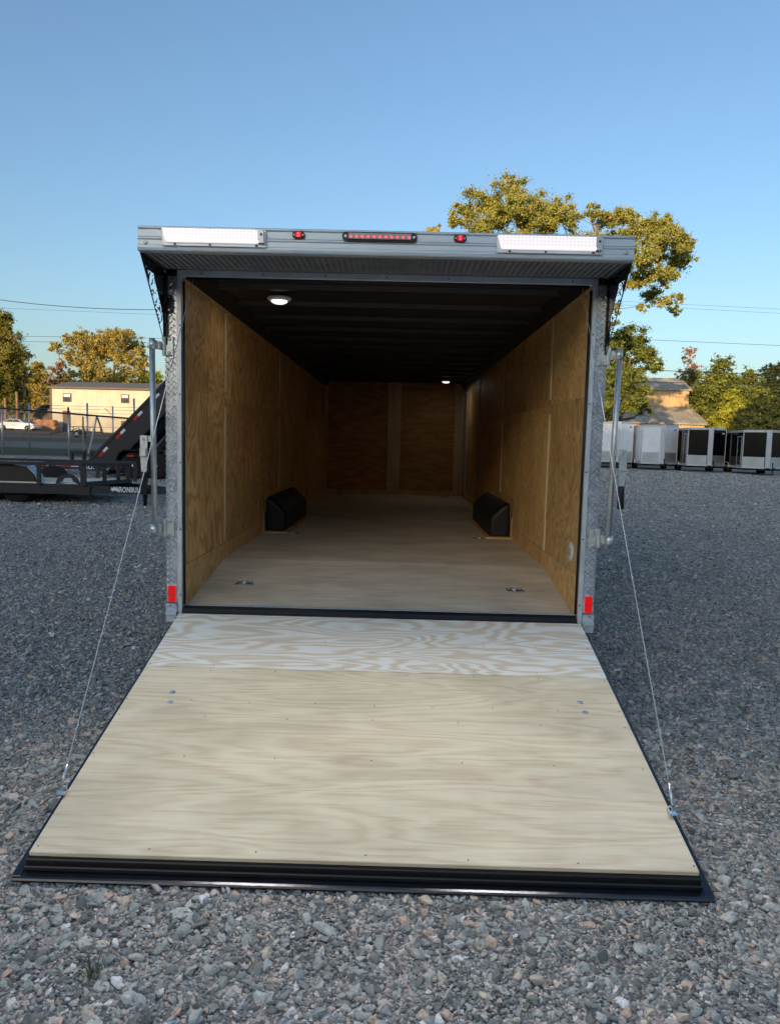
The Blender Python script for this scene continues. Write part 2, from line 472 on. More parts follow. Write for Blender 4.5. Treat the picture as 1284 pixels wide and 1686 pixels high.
# ------------------------------------------------------------------ ground
def gravel_mat():
    m, t, b, L = mat('crushed_gravel')
    tc = t.nodes.new('ShaderNodeTexCoord')
    P = tc.outputs['Object']
    heights = []
    cols = []
    for sc, rnd in ((34.0, 1.0), (75.0, 1.0)):
        vo = N(t, 'ShaderNodeTexVoronoi', Scale=sc, Randomness=rnd); vo.feature = 'F1'
        L.new(P, vo.inputs['Vector'])
        wn = t.nodes.new('ShaderNodeSeparateColor'); L.new(vo.outputs['Color'], wn.inputs[0])
        r = ramp(t, [(0.0, (0.09, 0.095, 0.10)), (0.35, (0.175, 0.185, 0.195)), (0.6, (0.26, 0.275, 0.29)), (0.8, (0.34, 0.315, 0.29)), (0.92, (0.44, 0.43, 0.42)), (1.0, (0.72, 0.69, 0.65))])
        L.new(wn.outputs[0], r.inputs[0])
        mr = N(t, 'ShaderNodeMapRange'); mr.inputs['From Max'].default_value = 0.75
        mr.inputs['To Min'].default_value = 1; mr.inputs['To Max'].default_value = 0
        L.new(vo.outputs['Distance'], mr.inputs['Value'])
        heights.append(mr); cols.append(r)
    n = N(t, 'ShaderNodeTexNoise', Scale=3.0, Detail=4.0); L.new(P, n.inputs['Vector'])
    rs = ramp(t, [(0.4, (0, 0, 0)), (0.6, (1, 1, 1))]); L.new(n.outputs['Fac'], rs.inputs[0])
    mc = N(t, 'ShaderNodeMix', data_type='RGBA'); L.new(rs.outputs[0], mc.inputs[0])
    L.new(cols[0].outputs[0], mc.inputs[6]); L.new(cols[1].outputs[0], mc.inputs[7])
    mh = N(t, 'ShaderNodeMix', data_type='FLOAT'); L.new(rs.outputs[0], mh.inputs[0])
    L.new(heights[0].outputs[0], mh.inputs[2]); L.new(heights[1].outputs[0], mh.inputs[3])
    # broad dusty and damp patches
    nb = N(t, 'ShaderNodeTexNoise', Scale=0.35, Detail=5.0, Roughness=0.6); L.new(P, nb.inputs['Vector'])
    rb = ramp(t, [(0.3, (1.25, 1.18, 1.10)), (0.7, (1.7, 1.58, 1.46))]); L.new(nb.outputs['Fac'], rb.inputs[0])
    mm = N(t, 'ShaderNodeMix', data_type='RGBA', blend_type='MULTIPLY'); mm.inputs[0].default_value = 1
    L.new(mc.outputs[2], mm.inputs[6]); L.new(rb.outputs[0], mm.inputs[7])
    # beyond the yard: grass verge, pale dirt road and brown dry grass on the left
    sp = t.nodes.new('ShaderNodeSeparateXYZ'); L.new(P, sp.inputs[0])
    wob = N(t, 'ShaderNodeTexNoise', Scale=0.15, Detail=4.0); L.new(P, wob.inputs['Vector'])
    yy = N(t, 'ShaderNodeMath', operation='MULTIPLY_ADD'); yy.inputs[1].default_value = 5.0
    L.new(wob.outputs['Fac'], yy.inputs[0]); L.new(sp.outputs[1], yy.inputs[2])
    yr = N(t, 'ShaderNodeMapRange'); yr.inputs['From Min'].default_value = 30; yr.inputs['From Max'].default_value = 110
    L.new(yy.outputs[0], yr.inputs['Value'])
    G, D, B, P2 = (0.075, 0.10, 0.04), (0.27, 0.26, 0.25), (0.17, 0.125, 0.08), (0.26, 0.24, 0.21)
    zr = ramp(t, [(0.0, B), (0.04, G), (0.145, G), (0.165, D), (0.27, D), (0.29, B), (0.40, B), (0.42, P2), (0.50, P2), (0.52, B), (1.0, B)])
    L.new(yr.outputs[0], zr.inputs[0])
    ng = N(t, 'ShaderNodeTexNoise', Scale=2.5, Detail=8.0, Roughness=0.7); L.new(P, ng.inputs['Vector'])
    rg = ramp(t, [(0.3, (0.6, 0.6, 0.6)), (0.7, (1.3, 1.3, 1.3))]); L.new(ng.outputs['Fac'], rg.inputs[0])
    mg = N(t, 'ShaderNodeMix', data_type='RGBA', blend_type='MULTIPLY'); mg.inputs[0].default_value = 1
    L.new(zr.outputs[0], mg.inputs[6]); L.new(rg.outputs[0], mg.inputs[7])
    m1 = N(t, 'ShaderNodeMapRange'); m1.inputs['From Min'].default_value = 33.5; m1.inputs['From Max'].default_value = 34.5
    L.new(yy.outputs[0], m1.inputs['Value'])
    m2 = N(t, 'ShaderNodeMapRange'); m2.inputs['From Min'].default_value = -4; m2.inputs['From Max'].default_value = -6
    L.new(sp.outputs[0], m2.inputs['Value'])
    far = N(t, 'ShaderNodeMapRange'); far.inputs['From Min'].default_value = 66; far.inputs['From Max'].default_value = 68
    L.new(yy.outputs[0], far.inputs['Value'])
    mk = N(t, 'ShaderNodeMath', operation='MULTIPLY'); L.new(m1.outputs[0], mk.inputs[0]); L.new(m2.outputs[0], mk.inputs[1])
    mk2 = N(t, 'ShaderNodeMath', operation='MAXIMUM'); L.new(mk.outputs[0], mk2.inputs[0]); L.new(far.outputs[0], mk2.inputs[1])
    fin = N(t, 'ShaderNodeMix', data_type='RGBA'); L.new(mk2.outputs[0], fin.inputs[0])
    L.new(mm.outputs[2], fin.inputs[6]); L.new(mg.outputs[2], fin.inputs[7])
    L.new(fin.outputs[2], b.inputs['Base Color'])
    b.inputs['Roughness'].default_value = 1.0
    b.inputs['Specular IOR Level'].default_value = 0.08
    bp = N(t, 'ShaderNodeBump', Strength=1.0, Distance=0.03)
    L.new(mh.outputs[0], bp.inputs['Height']); L.new(bp.outputs[0], b.inputs['Normal'])
    return m


def stone_mat():
    m, t, b, L = mat('stones')
    a = N(t, 'ShaderNodeAttribute', attribute_name='tone'); a.attribute_type = 'INSTANCER'
    r = ramp(t, [(0.0, (0.132, 0.136, 0.126)), (0.25, (0.251, 0.266, 0.247)), (0.5, (0.357, 0.380, 0.356)), (0.68, (0.502, 0.520, 0.483)), (0.78, (0.502, 0.437, 0.374)),
                  (0.86, (0.621, 0.533, 0.422)), (0.93, (0.569, 0.380, 0.283)), (0.965, (0.741, 0.710, 0.675)), (1.0, (0.792, 0.791, 0.807))])
    L.new(a.outputs['Fac'], r.inputs[0])
    tc = t.nodes.new('ShaderNodeTexCoord')
    n = N(t, 'ShaderNodeTexNoise', Scale=2.5, Detail=6.0, Roughness=0.7)
    L.new(tc.outputs['Object'], n.inputs['Vector'])
    rr = ramp(t, [(0.3, (0.65, 0.66, 0.68)), (0.7, (1.3, 1.28, 1.25))]); L.new(n.outputs['Fac'], rr.inputs[0])
    mm = N(t, 'ShaderNodeMix', data_type='RGBA', blend_type='MULTIPLY'); mm.inputs[0].default_value = 1
    L.new(r.outputs[0], mm.inputs[6]); L.new(rr.outputs[0], mm.inputs[7])
    L.new(mm.outputs[2], b.inputs['Base Color'])
    b.inputs['Roughness'].default_value = 0.62
    return m


def build_ground():
    def axis(lo, hi, fine_lo, fine_hi, step, k):
        a = [fine_lo]
        while a[-1] < fine_hi: a.append(a[-1] + step)
        s = step
        while a[-1] < hi: s *= k; a.append(a[-1] + s)
        s = step; f = []
        x = fine_lo
        while x > lo: s *= k; x -= s; f.append(x)
        return np.array(f[::-1] + a)
    xs = axis(-900, 900, -14, 14, 0.5, 1.12); ys = axis(-300, 1200, -6, 20, 0.5, 1.1)
    X, Y = np.meshgrid(xs, ys)
    Z = gz(X, Y)
    V = np.stack([X, Y, Z], -1).reshape(-1, 3)
    nx, ny = len(xs), len(ys)
    i = np.arange(nx - 1)[None, :] + nx * np.arange(ny - 1)[:, None]
    F = np.stack([i, i + 1, i + nx + 1, i + nx], -1).reshape(-1, 4)
    o = np_mesh('ground', V, F, gravel_mat())
    o.data.polygons.foreach_set('use_smooth', np.ones(len(F), bool))
    return tag(o, kind='structure')


build_ground()


def scatter_stones():
    rng = np.random.default_rng(3)
    P = []; Sx = []
    def zone(n, x0, x1, y0, y1, s0, s1, keep=None):
        x = rng.uniform(x0, x1, n); y = rng.uniform(y0, y1, n)
        under = (np.abs(x) < 1.2) & (y > -1.8) & (y < 8.6)
        k = ~under
        # only as far sideways as a camera near the photo's could look
        k &= np.abs(x) < 1.6 + (y + 4.4) * 0.66 + 0.6
        if keep is not None: k &= keep(x, y)
        # thinner cover where wheels have pressed the stones into the fines
        tr = np.sin(x * 2.1 + .5 * np.sin(y * .8)) * .5 + np.sin(y * 1.7 + x * .6 + 2) * .3 + np.sin(x * .7 - y * .4) * .4
        k &= rng.random(n) < np.clip(1.0 - .45 * np.clip(tr - .25, 0, 1), 0, 1)
        x = x[k]; y = y[k]
        s = .72 * s0 * np.exp(rng.exponential(0.36, len(x))); s = np.clip(s, s0 * .6, s1)
        P.append(np.stack([x, y, gz(x, y) + s * 0.10], -1)); Sx.append(s)
    zone(125000, -3.2, 3.2, -3.3, 0.4, 0.0062, 0.021)
    zone(15000, -3.2, 3.2, -3.3, 0.4, 0.0105, 0.028)
    zone(900, -3.2, 3.2, -3.3, 0.4, 0.017, 0.034)
    zone(150000, -5.2, 5.2, 0.3, 4.2, 0.0075, 0.024)
    zone(105000, -9, 9, 4.2, 9.0, 0.0105, 0.028)
    zone(80000, -13, 13, 9.0, 16.0, 0.015, 0.034)
    zone(90000, -20, 20, 16.0, 30.0, 0.021, 0.045)
    zone(90000, 3, 38, 30.0, 52.0, 0.034, 0.07)
    P = np.concatenate(P); Sx = np.concatenate(Sx)
    n = len(P)
    print('stones', n)
    me = bpy.data.meshes.new('loose_stones')
    me.vertices.add(n); me.vertices.foreach_set('co', P.astype(np.float32).ravel())
    def fa(name, v, ty='FLOAT'):
        a = me.attributes.new(name, ty, 'POINT')
        a.data.foreach_set('value' if ty != 'FLOAT_VECTOR' else 'vector', v.astype(np.float32 if ty != 'INT' else np.int32).ravel())
    fa('size', Sx)
    fa('tone', np.clip(rng.beta(1.05, 1.15, n), 0, 1))
    fa('pick', rng.integers(0, 8, n), 'INT')
    fa('rotv', np.stack([rng.normal(0, .45, n), rng.normal(0, .45, n), rng.uniform(0, 6.28, n)], -1), 'FLOAT_VECTOR')
    o = bpy.data.objects.new('gravel', me); COL.objects.link(o)
    tag(o, 'loose grey blue crushed gravel stones covering the yard', 'gravel', kind='stuff')
    g = bpy.data.node_groups.new('stones', 'GeometryNodeTree')
    g.interface.new_socket('Geometry', in_out='INPUT', socket_type='NodeSocketGeometry')
    g.interface.new_socket('Geometry', in_out='OUTPUT', socket_type='NodeSocketGeometry')
    gi = g.nodes.new('NodeGroupInput'); go = g.nodes.new('NodeGroupOutput')
    L = g.links
    g2i = g.nodes.new('GeometryNodeGeometryToInstance')
    variants = []
    sm = stone_mat()
    for k in range(8):
        ic = g.nodes.new('GeometryNodeMeshIcoSphere'); ic.inputs['Radius'].default_value = 1; ic.inputs['Subdivisions'].default_value = 3
        sp = g.nodes.new('GeometryNodeSetPosition')
        pos = g.nodes.new('GeometryNodeInputPosition')
        # faceted: cell noise gives chipped planes, plus a squashed outline
        ad = g.nodes.new('ShaderNodeVectorMath'); ad.operation = 'ADD'; ad.inputs[1].default_value = (k * 7.3, k * 3.1, k * 1.7)
        L.new(pos.outputs[0], ad.inputs[0])
        nz = g.nodes.new('ShaderNodeTexNoise'); nz.inputs['Scale'].default_value = 0.75; nz.inputs['Detail'].default_value = 1.5
        L.new(ad.outputs[0], nz.inputs['Vector'])
        sb = g.nodes.new('ShaderNodeVectorMath'); sb.operation = 'SUBTRACT'; sb.inputs[1].default_value = (.5, .5, .5)
        L.new(nz.outputs['Color'], sb.inputs[0])
        sc = g.nodes.new('ShaderNodeVectorMath'); sc.operation = 'SCALE'; sc.inputs['Scale'].default_value = 2.1
        L.new(sb.outputs[0], sc.inputs[0])
        ad2 = g.nodes.new('ShaderNodeVectorMath'); ad2.operation = 'ADD'
        L.new(pos.outputs[0], ad2.inputs[0]); L.new(sc.outputs[0], ad2.inputs[1])
        # clip against a few planes for flat chipped faces
        cur = ad2.outputs[0]
        rr = random.Random(40 + k)
        for q in range(5):
            nrm = Vector((rr.gauss(0, 1), rr.gauss(0, 1), rr.gauss(0, 1))).normalized()
            dcut = rr.uniform(0.55, 0.8)
            dt = g.nodes.new('ShaderNodeVectorMath'); dt.operation = 'DOT_PRODUCT'; dt.inputs[1].default_value = nrm
            L.new(cur, dt.inputs[0])
            mm = g.nodes.new('ShaderNodeMath'); mm.operation = 'SUBTRACT'; mm.inputs[1].default_value = dcut
            L.new(dt.outputs['Value'], mm.inputs[0])
            mx = g.nodes.new('ShaderNodeMath'); mx.operation = 'MAXIMUM'; mx.inputs[1].default_value = 0
            L.new(mm.outputs[0], mx.inputs[0])
            ss = g.nodes.new('ShaderNodeVectorMath'); ss.operation = 'SCALE'; ss.inputs[0].default_value = nrm
            L.new(mx.outputs[0], ss.inputs['Scale'])
            s2 = g.nodes.new('ShaderNodeVectorMath'); s2.operation = 'SUBTRACT'
            L.new(cur, s2.inputs[0]); L.new(ss.outputs[0], s2.inputs[1])
            cur = s2.outputs[0]
        sq = g.nodes.new('ShaderNodeVectorMath'); sq.operation = 'MULTIPLY'
        sq.inputs[1].default_value = (rr.uniform(1.0, 1.45), rr.uniform(.75, 1.0), rr.uniform(.5, .72))
        L.new(cur, sq.inputs[0])
        L.new(ic.outputs['Mesh'], sp.inputs['Geometry']); L.new(sq.outputs[0], sp.inputs['Position'])
        smt = g.nodes.new('GeometryNodeSetShadeSmooth')
        L.new(sp.outputs[0], smt.inputs['Geometry'])
        st = g.nodes.new('GeometryNodeSetMaterial'); st.inputs['Material'].default_value = sm
        L.new(smt.outputs[0], st.inputs['Geometry'])
        variants.append(st)
    for v in variants[::-1]: L.new(v.outputs[0], g2i.inputs[0])
    ip = g.nodes.new('GeometryNodeInstanceOnPoints')
    L.new(gi.outputs[0], ip.inputs['Points']); L.new(g2i.outputs[0], ip.inputs['Instance'])
    ip.inputs['Pick Instance'].default_value = True
    def named(nm, ty):
        a = g.nodes.new('GeometryNodeInputNamedAttribute'); a.data_type = ty; a.inputs['Name'].default_value = nm
        return a
    L.new(named('pick', 'INT').outputs[0], ip.inputs['Instance Index'])
    L.new(named('rotv', 'FLOAT_VECTOR').outputs[0], ip.inputs['Rotation'])
    L.new(named('size', 'FLOAT').outputs[0], ip.inputs['Scale'])
    L.new(ip.outputs[0], go.inputs[0])
    md = o.modifiers.new('stones', 'NODES'); md.node_group = g
    me.materials.append(sm)


scatter_stones()


def weed(x, y, label, seed):
    rng = random.Random(seed)
    b = MB()
    for i in range(34):
        a = rng.uniform(0, 6.28); r = rng.uniform(0, .028); h = rng.uniform(.025, .06); ln = rng.uniform(.01, .035)
        p = Vector((r * math.cos(a), r * math.sin(a), 0)); wv = Vector((-math.sin(a), math.cos(a), 0)) * rng.uniform(.0012, .0022)
        o = Vector((math.cos(a), math.sin(a), 0))
        q = p + o * ln * .4 + Vector((0, 0, h * .6)); e = p + o * ln + Vector((0, 0, h))
        b.poly([p - wv, p + wv, q + wv * .8, q - wv * .8]); b.poly([q - wv * .8, q + wv * .8, e])
    o = b.build('grass_tuft', simple('grass_blade', (0.09, 0.11, 0.05), 0.6, 0, .3), None)
    o.location = (x, y, float(gz(x, y)) + .004)
    tag(o, label, 'grass tuft')


weed(-0.80, -2.40, 'small tuft of dull green grass growing through the gravel in front of the ramp', 5)

# ------------------------------------------------------------------ the open cargo trailer
FZ = 0.731            # floor height
F0 = 0.584            # floor at the tail: the last metre dips
YB = 1.05
CZ = 2.69             # ceiling
L_ = 8.54             # depth of the box
HW = 1.22             # half inner width


def tread(mb, origin, u, v, n, nu, nv, pitch, ln, wd, ht):
    """raised bars of tread plate, alternating directions, as low ridges"""
    o = Vector(origin); u = Vector(u); v = Vector(v); n = Vector(n)
    q_ = pitch / 2
    for i in range(int(nu * 2)):
        for j in range(nv):
            c = o + u * ((i + .5) * q_) + v * ((j * 2 + .5 + i % 2) * q_)
            s = 1 if i % 2 else -1
            d = (u + v * s).normalized(); e = d.cross(n)
            P = [c + d * ln / 2, c + e * wd / 2 + d * ln * .2, c - e * wd / 2 + d * ln * .2, c - d * ln / 2,
                 c + e * wd / 2 - d * ln * .2, c - e * wd / 2 - d * ln * .2]
            top1 = c + n * ht + d * ln * .22; top2 = c + n * ht - d * ln * .22
            bm = mb.bm
            a0, a1, a2, a3, a4, a5, t1, t2 = [bm.verts.new(p) for p in P + [top1, top2]]
            for f in ((a0, a1, t1), (a0, t1, a2), (a3, t2, a4), (a3, a5, t2), (a1, a4, t2, t1), (a2, t1, t2, a5)):
                q = bm.faces.new(f); q.smooth = False


def shift(objs, dy, dz):
    for o in objs:
        if o.type == 'MESH':
            o.data.transform(Matrix.Translation((0, dy, dz)))


LOAD_W = 14.5
DOME_W = 0.5


def build_main():
    T = thing('cargo_trailer', 'large open cargo trailer with empty plywood interior and ramp door lowered onto gravel', 'trailer', (0, 0, 0))
    # --- shell
    b = MB()
    b.b2((-HW - .085, .05, .50), (-HW - .07, L_ + .1, 2.75)); b.b2((HW + .07, .05, .50), (HW + .085, L_ + .1, 2.75))
    b.b2((-HW - .085, L_ + .1, .50), (HW + .085, L_ + .115, 2.75)); b.b2((-HW - .085, .03, 2.75), (HW + .085, L_ + .1, 2.765))
    b.build('outer_skin', M['skin_black'], T)
    fl = MB()
    fl.prism([(.02, F0), (YB - .001, FZ), (YB - .001, FZ - .018), (.02, F0 - .018)], -HW - .05, HW + .05)
    for i, (y0, y1) in enumerate(((YB + .002, 2.27), (2.273, 3.49), (3.493, 4.71), (4.713, 5.93), (5.933, 7.15), (7.153, L_))):
        fl.b2((-HW - .05, y0, FZ - .018 - .0007 * (i % 2)), (HW + .05, y1, FZ - .0007 * (i % 2)))
    F = fl.build('floor', M['ply_floor'], T)
    # under frame
    u = MB()
    for x in (-.95, .95): u.b2((x - .03, .9, .56), (x + .03, L_, .70)); u.bar((x, .06, .49), (x, .9, .62), .06, .10)
    for k in range(12): u.b2((-HW, 1.2 + k * .62, .66), (HW, 1.25 + k * .62, .71))
    u.build('chassis', M['blackmetal'], T)
    for side in (-1, 1):
        x0 = side * HW; x1 = side * (HW + .02)
        tb0 = MB(); tb0.b2((x1 + side * .004, .03, F0), (x1 + side * .012, L_, CZ)); P = tb0.build('wall_backing', M['liner'], T)
        edges = [0.03, 1.06, 3.57, 5.97, L_]
        for i in range(4):
            y0 = edges[i] + (.002 if i else 0); y1 = edges[i + 1] - .002
            wm = MB(); wm.b2((x0, y0, .853), (x1, y1, 1.9475)); wm.build('wall_sheet', M['ply_wall%d' % ((i + (side > 0)) % 3)], P)
            wm = MB(); wm.b2((x0 + side * .002, y0, 1.9495), (x1, y1, 2.58)); wm.build('wall_sheet', M['ply_wall%d' % ((i * 2 + 1 + (side > 0)) % 3)], P)
        kb = MB()
        kb.prism([(.03, F0 + .003), (YB, FZ + .002), (YB, .851), (.03, .851)], x0 - side * .004, x1)
        for y0, y1 in ((YB + .002, 3.49), (3.493, 5.93), (5.933, L_)): kb.b2((x0 - side * .004, y0, FZ), (x1, y1, .85))
        kb.build('kick_strip', M['ply_wall'], P)
        tb = MB()
        for y0, y1 in ((.03, 2.44), (2.443, 4.88), (4.883, L_)): tb.b2((x0 - side * .003, y0, 2.583), (x1, y1, CZ))
        tb.build('top_strip', M['ply_wall'], P)
        for y in edges[1:-1]:
            for z0, z1 in ((.86, 1.88), (1.99, 2.575)):
                bb = MB(); bb.b2((x0 - side * .011, y - .022, z0), (x0 - side * .0005, y + .022, z1), .003); bb.build('batten', M['batten'], P)
        # wheel box with plywood surround
        wb = MB(); y0, y1 = 2.74, 4.42; wi = .20; h = .345
        prof = [(0, FZ + .004), (wi, FZ + .004), (wi, FZ + .20), (wi - .07, FZ + .275), (.05, FZ + h), (0, FZ + h)]
        r_ = []
        for yy, k in ((y0, .93), (y0 + .05, 1.0), (y1 - .05, 1.0), (y1, .93)):
            r_.append([wb.bm.verts.new((side * (HW - .012 - a * k), yy, FZ + .004 + (z - FZ - .004) * k)) for a, z in prof])
        for A, B in zip(r_, r_[1:]):
            for k in range(6): wb.bm.faces.new((A[k], A[(k + 1) % 6], B[(k + 1) % 6], B[k]))
        wb.bm.faces.new(r_[0]); wb.bm.faces.new(r_[-1])
        wbx = wb.build('wheel_box', M['plastic'], T)
        md = wbx.modifiers.new('b', 'BEVEL'); md.width = .03; md.segments = 3
        sb = MB()
        sb.b2((side * (HW - .011), y0 - .09, FZ + .20), (side * (HW - .001), y1 + .09, FZ + .40), .003)
        sb.build('wall_surround', M['ply_wall'], wbx)
        sb = MB(); sb.b2((side * (HW - .011), y0 - .09, FZ + .004), (side * (HW - .001), y0 - .055, FZ + .40), .003); sb.build('trim', M['batten'], wbx)
        sb = MB(); sb.b2((side * (HW - .26), y0 - .10, FZ + .001), (side * (HW - .006), y1 + .1, FZ + .0115), .002)
        sb.build('floor_surround', M['ply_wall'], wbx)
        sb = MB(); sb.b2((side * (HW - .265), y0 - .118, FZ + .001), (side * (HW - .006), y0 - .101, FZ + .014), .002); sb.build('edge_strip', M['batten'], wbx)
    # front wall
    fw = MB()
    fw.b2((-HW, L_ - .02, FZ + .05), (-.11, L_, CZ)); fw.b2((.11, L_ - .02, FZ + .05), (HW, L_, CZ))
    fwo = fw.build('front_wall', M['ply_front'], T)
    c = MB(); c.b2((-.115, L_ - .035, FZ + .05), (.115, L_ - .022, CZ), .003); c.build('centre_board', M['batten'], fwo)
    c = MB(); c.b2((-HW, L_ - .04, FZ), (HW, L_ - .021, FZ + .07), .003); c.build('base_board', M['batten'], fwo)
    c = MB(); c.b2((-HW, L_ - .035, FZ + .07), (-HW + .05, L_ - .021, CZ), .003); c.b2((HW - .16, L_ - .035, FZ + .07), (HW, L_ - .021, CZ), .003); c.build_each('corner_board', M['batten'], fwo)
    # side door frame at the far right
    d = MB()
    for y in (7.66, 8.47): d.b2((HW - .03, y, FZ), (HW - .002, y + .035, 2.52))
    d.b2((HW - .03, 7.696, 2.48), (HW - .002, 8.469, 2.519))
    do = d.build('side_door_frame', M['alu_post'], T)
    d = MB(); d.b2((HW - .012, 7.696, FZ + .02), (HW - .003, 8.469, 2.479)); d.build('side_door', M['ply_wall'], do)
    # ceiling liner and crossbows
    c = MB(); c.b2((-HW - .02, .04, CZ), (HW + .02, L_, CZ + .01)); ce = c.build('ceiling', M['liner'], T)
    for k in range(13):
        y = .62 + k * .61
        c = MB(); c.prism([(y - .05, CZ - .001), (y - .032, CZ - .032), (y + .032, CZ - .032), (y + .05, CZ - .001)], -HW, HW); c.build('ceiling_bow', M['bow'], ce)
    c = MB()
    c.prism([(-HW + .002, CZ - .002), (-HW + .002, CZ - .09), (-HW + .085, CZ - .002)], .05, L_ - .04, 'Y')
    c.prism([(HW - .002, CZ - .002), (HW - .002, CZ - .09), (HW - .085, CZ - .002)], .05, L_ - .04, 'Y')
    c.build('cove_trim', M['bow'], ce)
    # dome lights
    for x, y in ((-.785, .87), (.822, 7.43)):
        d = MB(); d.lathe([(.085, 0), (.088, -.008), (.080, -.02), (.060, -.024)], (x, y, CZ - .032)); dl = d.build('dome_light', M['white'], T)
        d = MB(); d.lathe([(.058, -.001), (.056, -.010), (.036, -.020), (.012, -.023)], (x, y, CZ - .032 - .0235)); d.build('lens', M['dome'], dl)
        pd = bpy.data.lights.new('dome_glow', 'AREA'); pd.shape = 'DISK'; pd.size = .10; pd.energy = DOME_W; pd.color = (1, .90, .74)
        po = bpy.data.objects.new('dome_glow', pd); COL.objects.link(po); po.location = (x, y, CZ - .085); po.parent = T
    # tie-down rings
    for x, y, zf in ((-.945, .50, F0 + .143 * .466), (.915, .50, F0 + .143 * .466), (-.92, 2.63, FZ), (.90, 2.60, FZ), (-.936, 5.33, FZ), (.865, 5.37, FZ), (-.90, 8.0, FZ), (.87, 8.0, FZ)):
        FZ_ = zf
        d = MB()
        d.prism([(x - .062, y - .035), (x - .045, y - .047), (x + .045, y - .047), (x + .062, y - .035), (x + .062, y + .035), (x + .045, y + .047), (x - .045, y + .047), (x - .062, y + .035)], FZ_ + .0005, FZ_ + .004, 'Z')
        tr = d.build('tie_down_plate', M['galv'], T)
        d = MB()
        for sx in (-1, 1):
            for sy in (-1, 1): d.cyl((x + sx * .048, y + sy * .028, FZ_ + .004), (x + sx * .048, y + sy * .028, FZ_ + .008), .007, 8)
        d.b2((x - .034, y - .028, FZ_ + .0042), (x + .034, y + .028, FZ_ + .0052)); d.build('recess', M['blackmetal'], tr)
        d = MB(); pts = [(x + .028 * math.cos(a), y + .022 * math.sin(a), FZ_ + .010 + .002 * math.sin(a)) for a in np.linspace(0, 6.283, 15)]
        d.tube(pts, .0048, 6, False); d.build('ring', M['washer'], tr)
    # floor vent (white, low on the right wall)
    v = MB(); v.lathe([(.062, 0), (.062, -.004), (.052, -.009), (.02, -.010)], (HW - .001, .204, .974), 'X', 28); vo = v.build('vent_cover', M['white'], T)
    v = MB()
    for k in range(5): v.b2((HW - .0135, .170, .951 + k * .010), (HW - .0112, .240, .955 + k * .010))
    v.build('vent_slot_shade', simple('vent_shadow_gap', (.35, .35, .34), .5), vo)  # grey strips with the shade of the vent slots put into colour

    # --- rear frame
    before = set(T.children_recursive)
    for side in (-1, 1):
        p = MB(); xi, xo = side * 1.251, side * 1.318
        p.b2((xi, -.016, .575), (xo, .03, 2.565)); p.b2((xo, -.016, .56), (xo + side * .003, .10, 2.57))
        pl = .0335
        tread(p, ((xi if side > 0 else xo) + .003, -.0162, .585), (1, 0, 0), (0, 0, 1), (0, -1, 0), 1.8, 52, .037, .034, .0085, .0055)
        tread(p, (xo + side * .003, -.016, .6), (0, 1, 0), (0, 0, 1), (side, 0, 0), 2.5, 51, .037, .034, .0085, .0055)
        post = p.build('corner_post', M['tread'], T)
        q = MB(); q.b2((side * 1.223, -.024, .50), (side * 1.2505, .028, 2.545), .003)
        q.build('post_trim', M['alu_post'], post)
        q = MB()
        for z in np.arange(.62, 2.5, .41): q.lathe([(.005, 0), (.004, -.004)], (side * 1.232, -.0242, z), 'Y', 8)
        q.build_each('rivet', M['screw'], post)
        # rubber seal inside the opening edge
        q = MB(); q.tube([(side * 1.213, -.004, .56), (side * 1.213, -.004, 2.52)], .0075, 8); q.build('seal', M['rubber'], post)
        # tail light
        t = MB(); t.b2((side * 1.262, -.034, .575), (side * 1.308, -.0205, .678), .004); tl = t.build('tail_light', M['tail'], T)
        t = MB(); t.b2((side * 1.2615, -.0345, .623), (side * 1.3085, -.0345 - .002, .626)); t.build('lens_rib', M['red'], tl)
        t = MB(); t.b2((side * 1.258, -.0204, .571), (side * 1.312, -.0165, .682)); t.build('housing', M['alu_post'], tl)
        # aluminium end cap of the bumper rail
        e = MB(); prof = [(-.045, .565), (-.045, .548), (-.033, .543), (-.033, .522), (-.052, .516), (-.052, .498), (-.036, .492), (-.036, .452), (.02, .452), (.02, .565)]
        e.prism(prof, side * 1.252, side * 1.320); ecap = e.build('rail_end', M['alu'], T)
        e = MB(); e.lathe([(.005, 0), (.004, -.003)], (side * 1.262, -.0365, .475), 'Y', 8); e.lathe([(.005, 0), (.004, -.003)], (side * 1.29, -.0455, .557), 'Y', 8)
        e.build_each('rivet', M['screw'], ecap)
    ZT = F0 - .053
    # sill: black rubber covered threshold with its aluminium lip
    s = MB(); s.prism([(.045, ZT), (.045, ZT + .012), (.01, ZT + .016), (-.012, ZT + .004), (-.030, ZT - .018), (-.030, .45), (.045, .45)], -1.2195, 1.2195)
    so = s.build('threshold', M['rubber'], T)
    s = MB(); s.b2((-1.219, .012, ZT + .0165), (1.219, .046, ZT + .0195), .001); s.build('threshold_lip', M['alu'], so)
    s = MB(); s.tube([(-1.218, -.036, .505), (1.218, -.036, .505)], .011, 10); s.build('seal', M['rubber'], so)
    s = MB()
    for x in np.linspace(-1.14, 1.14, 8): s.lathe([(.006, .0195), (.004, .023)], (x, .028, ZT), 'Z', 8)
    s.build_each('rivet', M['washer'], so)
    # header
    h = MB(); h.b2((-1.2505, -.018, 2.546), (1.2505, .035, 2.586), .003)
    ho = h.build('header', M['alu_post'], T)
    h = MB()
    for x in np.linspace(-1.1, 1.1, 7): h.lathe([(.005, 0), (.004, -.004)], (x, -.0182, 2.566), 'Y', 8)
    h.build_each('rivet', M['screw'], ho)
    h = MB(); h.tube([(-1.2, -.006, 2.540), (1.2, -.006, 2.540)], .009, 8); h.build('seal', M['rubber'], ho)
    shift(set(T.children_recursive) - before, 0, .053); before = set(T.children_recursive)
    # --- canopy over the door
    f = MB()
